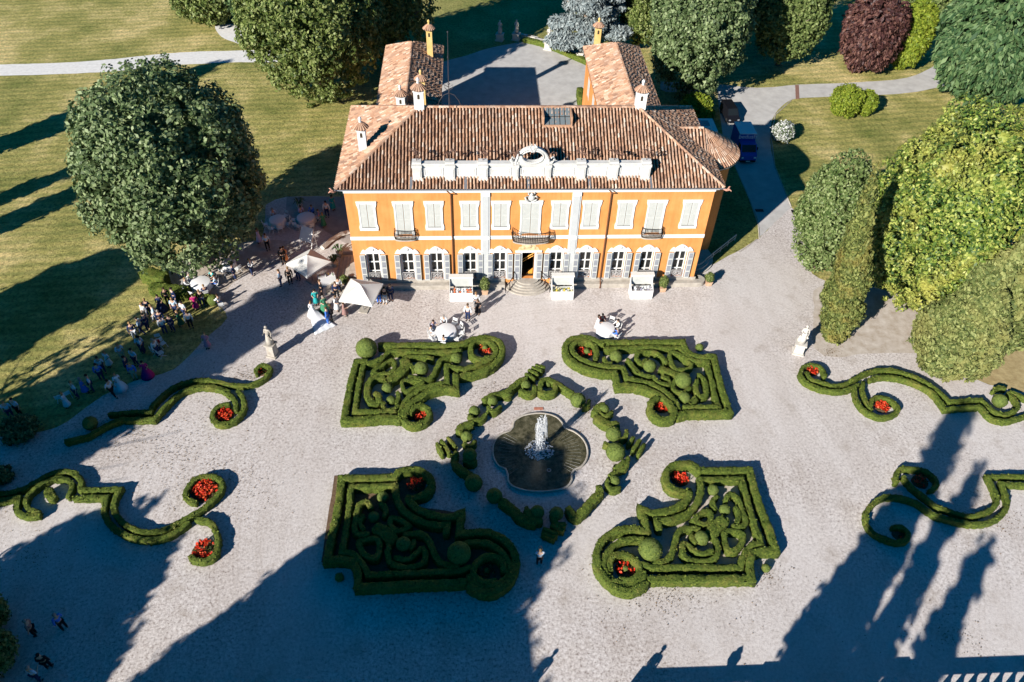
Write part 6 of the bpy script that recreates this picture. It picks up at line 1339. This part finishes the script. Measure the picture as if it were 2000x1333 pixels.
for k in range(3):
    b = MB(); b.lathe([(0.001, 0), (.10, 0), (.13, .03), (.12, .03), (.001, .015)], 10) if k != 1 else b.box(-.14, -.09, 0, .14, .09, .04, taper=.01)
    for i in range(6): a = i * PI / 3; b.ball((math.cos(a) * .05, math.sin(a) * .05, .05 + .02 * k), .04, 6, 4)
    if k == 2: b.lathe([(.04, .02), (.05, .22), (.02, .28)], 8)
    o = b.build('tmp_dish', M['white']); dish_mesh.append(o.data); D.objects.remove(o)
stall(-6.85, -4.85, -2.15, ([(.75, .33, .10), (.70, .20, .08), (.78, .76, .72), (.45, .10, .05), (.8, .8, .8)], 'left stall'), 'white food stall with orange dishes, left of the entrance steps')
stall(2.05, 3.95, -2.1, ([(.70, .55, .08), (.75, .65, .40), (.20, .22, .10), (.8, .8, .78)], 'middle stall'), 'white food stall with yellow dishes, just right of the entrance steps')
stall(9.0, 10.95, -2.1, ([(.35, .33, .40), (.75, .75, .75), (.20, .18, .18), (.8, .8, .8)], 'right stall'), 'white food stall with dark and silver dishes, farthest right')
# potted shrubs
def pot(px, py, h, r, label, palm=False):
    g = G(px, py); t = empty('potted_plant', (g[0], g[1], 0), 0, label, 'potted plant', 'potted shrubs in front of the villa')
    b = MB()
    if not palm: b.box(-.24, -.24, 0, .24, .24, .46, taper=-.04); b.box(-.30, -.30, .40, .30, .30, .47)
    else: b.lathe([(.22, 0), (.30, .42), (.33, .42), (.33, .48), (.26, .48)], 12)
    b.build('pot', M['terracotta'] if not palm else M['stone'], t)
    if palm:
        b = MB()
        for k in range(26):
            a = rnd.uniform(0, 2 * PI); l = rnd.uniform(.5, .9); b.add([(0, 0, .5), (math.cos(a) * l * .5 - math.sin(a) * .06, math.sin(a) * l * .5 + math.cos(a) * .06, .9 + h * .3), (math.cos(a) * l, math.sin(a) * l, .7 + h * .25 * rnd.random()), (math.cos(a) * l * .5 + math.sin(a) * .06, math.sin(a) * l * .5 - math.cos(a) * .06, .9 + h * .3)], [(0, 1, 2, 3)])
        b.build('fronds', LM['yew'], t)
    else:
        cr2 = leafy('foliage', [(0, 0, .45 + h / 2, r, h / 2), (0, 0, .45 + h * .75, r * .6, h * .35)], 160, 10, .055, .11, LM['hornbeam'], t, int(px)); core_mesh([(0, 0, .45 + h / 2, r, h / 2)], .85, LM['hornbeam'], cr2)
pot(947, 573, 1.25, .36, 'potted shrub between the left stall and the entrance steps'); pot(1293, 568, 1.1, .34, 'potted shrub right of the farthest right stall'); pot(1383, 556, .8, .34, 'potted shrub standing alone beyond the right corner of the villa'); pot(674, 560, .7, .3, 'potted shrub behind the sunlit parasol')
pot(664, 500, .8, .3, 'potted palm on the terrace wall', True); pot(655, 520, .7, .3, 'pale potted palm below the terrace wall', True); pot(586, 408, .7, .3, 'potted palm in the dark at the back of the terrace', True)
# terrace steps and low wall left of the villa
b = MB(); pts = [G(x, y) for x, y in ((630, 488), (645, 474), (665, 462), (690, 455))]
b.tube([(p[0], p[1], .2) for p in pts], .28, 4); b.prism([(-17.2, 4.4), (-15.05, 4.4), (-15.05, 5.6), (-16.6, 5.6)], 0, .5)
tag(b.build('low_wall', M['stone']), 'low curved pale stone wall beside the terrace at the left of the villa', 'wall')
b = MB()
for k in range(3): b.prism([(-17.0 - .35 * k, -.6 - .2 * k), (-15.03, -.6 - .2 * k), (-15.03, .55), (-17.0 - .35 * k, .55)], .04 + 0, .45 - .14 * k)
tag(b.build('terrace_steps', M['greystone']), 'worn stone steps at the left corner of the villa', 'steps')
# handrail and kerb on the right
a, c = G(1378, 510, .5), G(1437, 463, .5)
b = MB(); b.tube([(a[0], a[1], .75), (c[0], c[1], .75)], .06, 6); b.tube([(a[0], a[1], .40), (c[0], c[1], .40)], .04, 6)
for k in range(5): t = k / 4; b.tube([(a[0] + (c[0] - a[0]) * t, a[1] + (c[1] - a[1]) * t, 0), (a[0] + (c[0] - a[0]) * t, a[1] + (c[1] - a[1]) * t, .75)], .04, 5)
tag(b.build('handrail', M['stone']), 'pale rail catching the sun on the shaded grass right of the villa', 'rail')
def kerb(px, label):
    b = MB(); P = [G(x, y) for x, y in px]; b.tube([(p[0], p[1], .02) for p in P], .07, 4); tag(b.build('kerb', M['greystone']), label, 'kerb')
kerb([(1483, 466), (1481, 440), (1463, 388), (1441, 338), (1418, 285)], 'stone kerb along the left side of the shaded drive'); kerb([(1545, 404), (1513, 325), (1505, 262), (1515, 224), (1545, 197)], 'stone kerb along the right side of the shaded drive')
kerb([(1443, 494), (1462, 481), (1478, 468)], 'curved kerb of the small grass tip beside the forecourt')
g = G(1553, 415); b = MB(); b.box(-.35, -.35, 0, .35, .35, .05); tag(b.build('drain_cover', M['iron'], None, g), 'square dark drain cover at the mouth of the drive', 'drain cover')
g = G(1483, 412); b = MB(); b.box(-.4, -.2, 0, .4, .2, .06); tag(b.build('drain_cover', M['iron'], None, g), 'dark drain cover in the shade of the drive', 'drain cover')

# ------------------------------------------------------------------ statues
def statue(px, py, hp, label, arms='sit', wd=.45, scale=1.0, m=None, grp='garden statues', key='glass', pw=None):
    g = pw or G(px, py); m = m or M['stone']; t = empty('statue', (g[0], g[1], 0), R_(160), label, 'statue', grp); t.scale = (scale,) * 3
    b = MB(); b.box(-wd - .1, -wd - .1, 0, wd + .1, wd + .1, .14); b.box(-wd, -wd, .14, wd, wd, hp - .14, taper=.02); b.box(-wd - .08, -wd - .08, hp - .14, wd + .08, wd + .08, hp); b.build('pedestal', m, t)
    P = SPECS[key]; o = link(D.objects.new('figure', P['body'])); o.parent = t; o.location = (0, 0, hp); o.scale = (1.08,) * 3; o.material_slots[0].link = 'OBJECT'; o.material_slots[0].material = m
    b = MB()
    b.lathe([(.30, hp), (.27, hp + .5), (.20, hp + .95), (.17, hp + 1.2), (.21, hp + 1.35)], 12); b.tube([(.2, .05, hp + 1.4), (-.1, .22, hp + 1.1), (-.3, .1, hp + .7), (-.25, -.15, hp + .2)], [.06, .08, .10, .07], 6)
    b.build('drapery', m, t, smooth=True)
    b = MB(); b.ball((0.02, 0, hp + 1.80), .13, 8, 5, (1, 1, .8)); b.build('hair', m, t, smooth=True)
    return t
statue(534, 694, 1.35, 'weathered stone statue on a tall pedestal on the left of the forecourt', wd=.32, m=M['greystone'])
st = statue(1558, 688, 1.15, 'bright white stone statue group on a block at the foot of the slim cypress', wd=.38)
b = MB(); b.ball((.25, .1, 1.5), .2, 8, 6, (1, 1, 1.4)); b.ball((.28, .12, 1.85), .12, 8, 5); b.build('small_figure', M['stone'], st, smooth=True)
statue(1071, 96, 1.0, 'slim stone statue on the courtyard hedge, left of the two in sun', scale=1.05); statue(1133, 115, 1.0, 'slim stone statue on the courtyard hedge, next to the right wing', scale=.95)
statue(1008, 78, 1.0, 'dim stone statue in shade at the head of the courtyard', scale=.95); statue(976, 79, 1.0, 'second dim stone statue in shade, farther left at the head of the courtyard', scale=.95)
k = 0
for x, y in ((1027, 78), (1040, 81), (1054, 86), (1090, 99), (1104, 105), (1118, 110), (1133, 117), (1143, 122)):
    g = G(x, y); b = MB(); b.box(-.75, -.22, .42, .75, .22, .55); b.box(-.6, -.17, 0, -.35, .17, .42); b.box(.35, -.17, 0, .6, .17, .42)
    tag(b.build('stone_bench', M['stone'], None, (g[0], g[1] + .3, 0), rz=-.45), '%s white stone bench from the left behind the courtyard hedge' % ('first', 'second', 'third', 'fourth', 'fifth', 'sixth', 'seventh', 'eighth')[k], 'bench', 'stone benches behind the courtyard hedge'); k += 1

# ------------------------------------------------------------------ vehicles on the drive
blu = mat('blue truck paint', (.03, .09, .42), .35, .1); tyre = mat('tyre rubber', (.02, .02, .02), .9); roofm = mat('white truck roof', (.82, .84, .85), .6)
g = G(1459, 322); tk = empty('box_truck', (g[0], g[1], 0), R_(0), 'blue box truck with a pale roof parked on the shaded drive behind the villa', 'truck')
def wheel(par, x, y, r):
    b = MB(); b.lathe([(r * .55, -.12), (r, -.12), (r, .12), (r * .55, .12)], 16, M=Matrix.Translation((x, y, r)) @ Matrix.Rotation(PI / 2, 4, 'Y')); w_ = b.build('wheel', tyre, par)
    b = MB(); b.lathe([(0.001, -.10), (r * .56, -.10), (r * .56, .10), (0.001, .10)], 12, M=Matrix.Translation((x, y, r)) @ Matrix.Rotation(PI / 2, 4, 'Y')); b.build('rim', M['metal'], w_)
b = MB(); b.box(-1.05, 2.1, .75, 1.05, 5.0, 3.05); bx = b.build('cargo_box', blu, tk)
b = MB(); b.box(-1.08, 2.05, 3.052, 1.08, 5.05, 3.12); b.build('box_roof', roofm, bx)
tc = D.curves.new('lettering', 'FONT'); tc.body = 'bedush'; tc.size = .8; tc.align_x = 'CENTER'; tc.extrude = .01; to = D.objects.new('tmp', tc); link(to)
dg = bpy.context.evaluated_depsgraph_get(); me = D.meshes.new_from_object(to.evaluated_get(dg)); D.objects.remove(to)
o = link(D.objects.new('lettering', me)); me.materials.clear(); me.materials.append(M['white']); o.parent = bx; o.location = (0, 2.08, 2.45); o.rotation_euler = (PI / 2, 0, 0)
b = MB(); pr = [(.05, .55), (2.0, .55), (2.0, 2.25), (1.0, 2.25), (.42, 1.45), (.05, 1.25)]
vs = [(x, y, z) for x in (-.98, .98) for y, z in pr]; n = 6; b.add(vs, [tuple(range(n))[::-1], tuple(range(n, 2 * n))] + [(i, (i + 1) % n, n + (i + 1) % n, n + i) for i in range(n)]); cab = b.build('cab', blu, tk)
b = MB(); b.add([(-.88, .44, 1.50), (.88, .44, 1.50), (.88, .97, 2.22), (-.88, .97, 2.22)], [(0, 1, 2, 3)], Matrix.Translation((0, -.015, .012))); b.build('windscreen', M['glass'], cab)
for s in (-1, 1):
    b = MB(); b.box(s * .78 - .14, .02, .85, s * .78 + .14, .06, 1.05); b.build('headlight', M['white'], cab); b = MB(); b.box(s * 1.12 - .08, .85, 1.5, s * 1.12 + .08, .95, 1.9); b.build('mirror', M['iron'], cab)
    b = MB(); b.box(s * .985 - .006, 1.05, 1.5, s * .985 + .006, 1.9, 2.1); b.build('side_window', M['glass'], cab)
b = MB(); b.box(-.95, 0, .35, .95, .3, .6); b.box(-.4, 2, .5, .4, 4.9, .75); b.build('bumper', M['iron'], tk); b = MB(); b.box(-.25, -.02, .42, .25, -.001, .53); b.build('number_plate', M['white'], tk)
for s in (-1, 1): wheel(tk, s * .88, 1.0, .42); wheel(tk, s * .88, 4.0, .42)
tk.scale = (.87, .87, .87)
g = G(1436, 246); vn = empty('parked_van', (g[0] - .2, g[1] + .2, 0), R_(4), 'dark van parked in deep shade behind the box truck', 'van'); vn.scale = (.74, .74, .74); dk = mat('black van paint', (.012, .012, .016), .3, .2)
b = MB(); pr = [(0, .35), (4.6, .35), (4.6, 1.95), (1.5, 1.98), (.75, 1.15), (.05, .95)]
vs = [(x * (.88 if z > 1.5 else 1), y, z) for x in (-.92, .92) for y, z in pr]; b.add(vs, [tuple(range(n))[::-1], tuple(range(n, 2 * n))] + [(i, (i + 1) % n, n + (i + 1) % n, n + i) for i in range(n)]); vb = b.build('body', dk, vn)
b = MB(); b.add([(-.80, .80, 1.2), (.80, .80, 1.2), (.72, 1.46, 1.94), (-.72, 1.46, 1.94)], [(0, 1, 2, 3)], Matrix.Translation((0, -.02, .02))); b.build('windscreen', M['glass'], vb)
for s in (-1, 1): wheel(vn, s * .82, .9, .34); wheel(vn, s * .82, 3.7, .34); b = MB(); b.box(s * .7 - .15, -.02, .7, s * .7 + .15, .06, .88); b.build('headlight', M['red_flower'] if False else M['louvre'], vb)

# ------------------------------------------------------------------ balustrade and gate below the frame
YB = -38.2
bl = empty('stone_balustrade', (-2.9, YB, 0), 0, 'stone balustrade outside the frame along the lower edge of the garden', 'balustrade')
b = MB(); b.box(4.4, -.3, 0, 32, .3, .9); b.build('base_wall', M['stone'], bl); b = MB(); b.box(4.3, -.32, 2.2, 32, .32, 2.45); b.build('top_rail', M['stone'], bl)
for k in range(34):
    x = 5.2 + k * .78
    b = MB(); b.lathe([(.16, .9), (.10, 1.1), (.24, 1.5), (.10, 1.9), (.15, 2.2)], 8, (x, 0, 0)); b.build('baluster', M['stone'], bl)
for x in (4.7, 12.0, 20.0): b = MB(); b.box(x - .4, -.4, 0, x + .4, .4, 2.5); b.build('pier', M['stone'], bl)
st = statue(0, 0, 1.75, 'garden statue outside the frame on the gate pier', pw=(1.4, YB - .1, 0), grp='statues on the balustrade'); statue(0, 0, 1.6, 'garden statue outside the frame left of the gate', pw=(-4.9, YB + .1, 0), grp='statues on the balustrade')
u = empty('stone_urn', (6.3, YB, 2.45), 0, 'stone urn outside the frame on the balustrade', 'urn'); b = MB(); b.lathe([(.2, 0), (.08, .12), (.28, .35), (.30, .6), (.14, .75), (.18, .82), (.02, 1.0)], 12); b.build('body', M['stone'], u)
x, y = G(225, 1060)[0] - dS[0] * 9, G(225, 1060)[1] - dS[1] * 9; ob = empty('obelisk', (x, y, 0), 0, 'slim stone obelisk outside the frame at the lower left', 'obelisk')
b = MB(); b.box(-.35, -.35, 0, .35, .35, 1.2); b.box(-.22, -.22, 1.2, .22, .22, 4.4, taper=.16); b.build('shaft', M['stone'], ob)
gt = empty('iron_gate', (-36.5, -29.5, 0), R_(-35), 'iron gate with rings outside the frame at the lower left', 'gate')
for k in range(6):
    b = MB(); b.tube([(-1.5 + k * .62 + .26 * math.cos(t), 0, 2.1 + .3 * math.sin(t)) for t in np.linspace(0, 2 * PI, 14)], .05, 5, False); b.tube([(-1.5 + k * .62, 0, 0), (-1.5 + k * .62, 0, 1.8)], .04, 5); b.build('ring_bar', M['iron'], gt)
b = MB(); b.tube([(-1.9, 0, 1.78), (2.0, 0, 1.78)], .05, 5); b.build('rail', M['iron'], gt)
x, y = at_sn(-43, 43.5); tree('shrub', x, y, 2.6, 2.0, 0, LM['laurel'], 'laurel shrub outside the frame at the lower right', 71, .8, .25, .45, 8, 7, group='trees casting the shadows', cat='shrub')

# wind blown leaf litter and loose debris on the gravel
pts = []
for px, py, sp, n in ((330, 880, 3.2, 900), (420, 945, 2.6, 900), (250, 850, 2.0, 400), (480, 735, 1.2, 350), (1300, 1165, 2.4, 700), (1140, 800, .9, 260), (1120, 850, 1.0, 160), (960, 760, 1.6, 200), (1950, 1010, 2.2, 500), (1620, 690, .8, 200), (1850, 1240, 2.0, 300), (60, 1090, 2.4, 500), (430, 800, 1.5, 260), (1500, 1130, 1.0, 160), (470, 530, 2.2, 400), (400, 520, 2.0, 400)):
    n = int(n * .55); g = G(px, py); q = rng.normal(0, 1, (n, 2)) * rng.uniform(.2, 1.6, (n, 1)) * np.array([sp, sp * .6]); pts.append(np.stack([g[0] + q[:, 0], g[1] + q[:, 1], np.full(n, .05)], 1))
P0 = np.vstack(pts); Vq, Fq = leaf_quads(P0, np.tile([0, 0, 1.0], (len(P0), 1)), .045, .5); Vq[:, 2] = np.maximum(Vq[:, 2], .035)
tag(np_mesh('leaf_litter', Vq, Fq, [leaf_mat('dry leaf litter', [(.10, .07, .04), (.20, .13, .07), (.30, .21, .12)], None, .8, 0)]), 'scattered dry leaves and twigs on the gravel', kind='stuff')
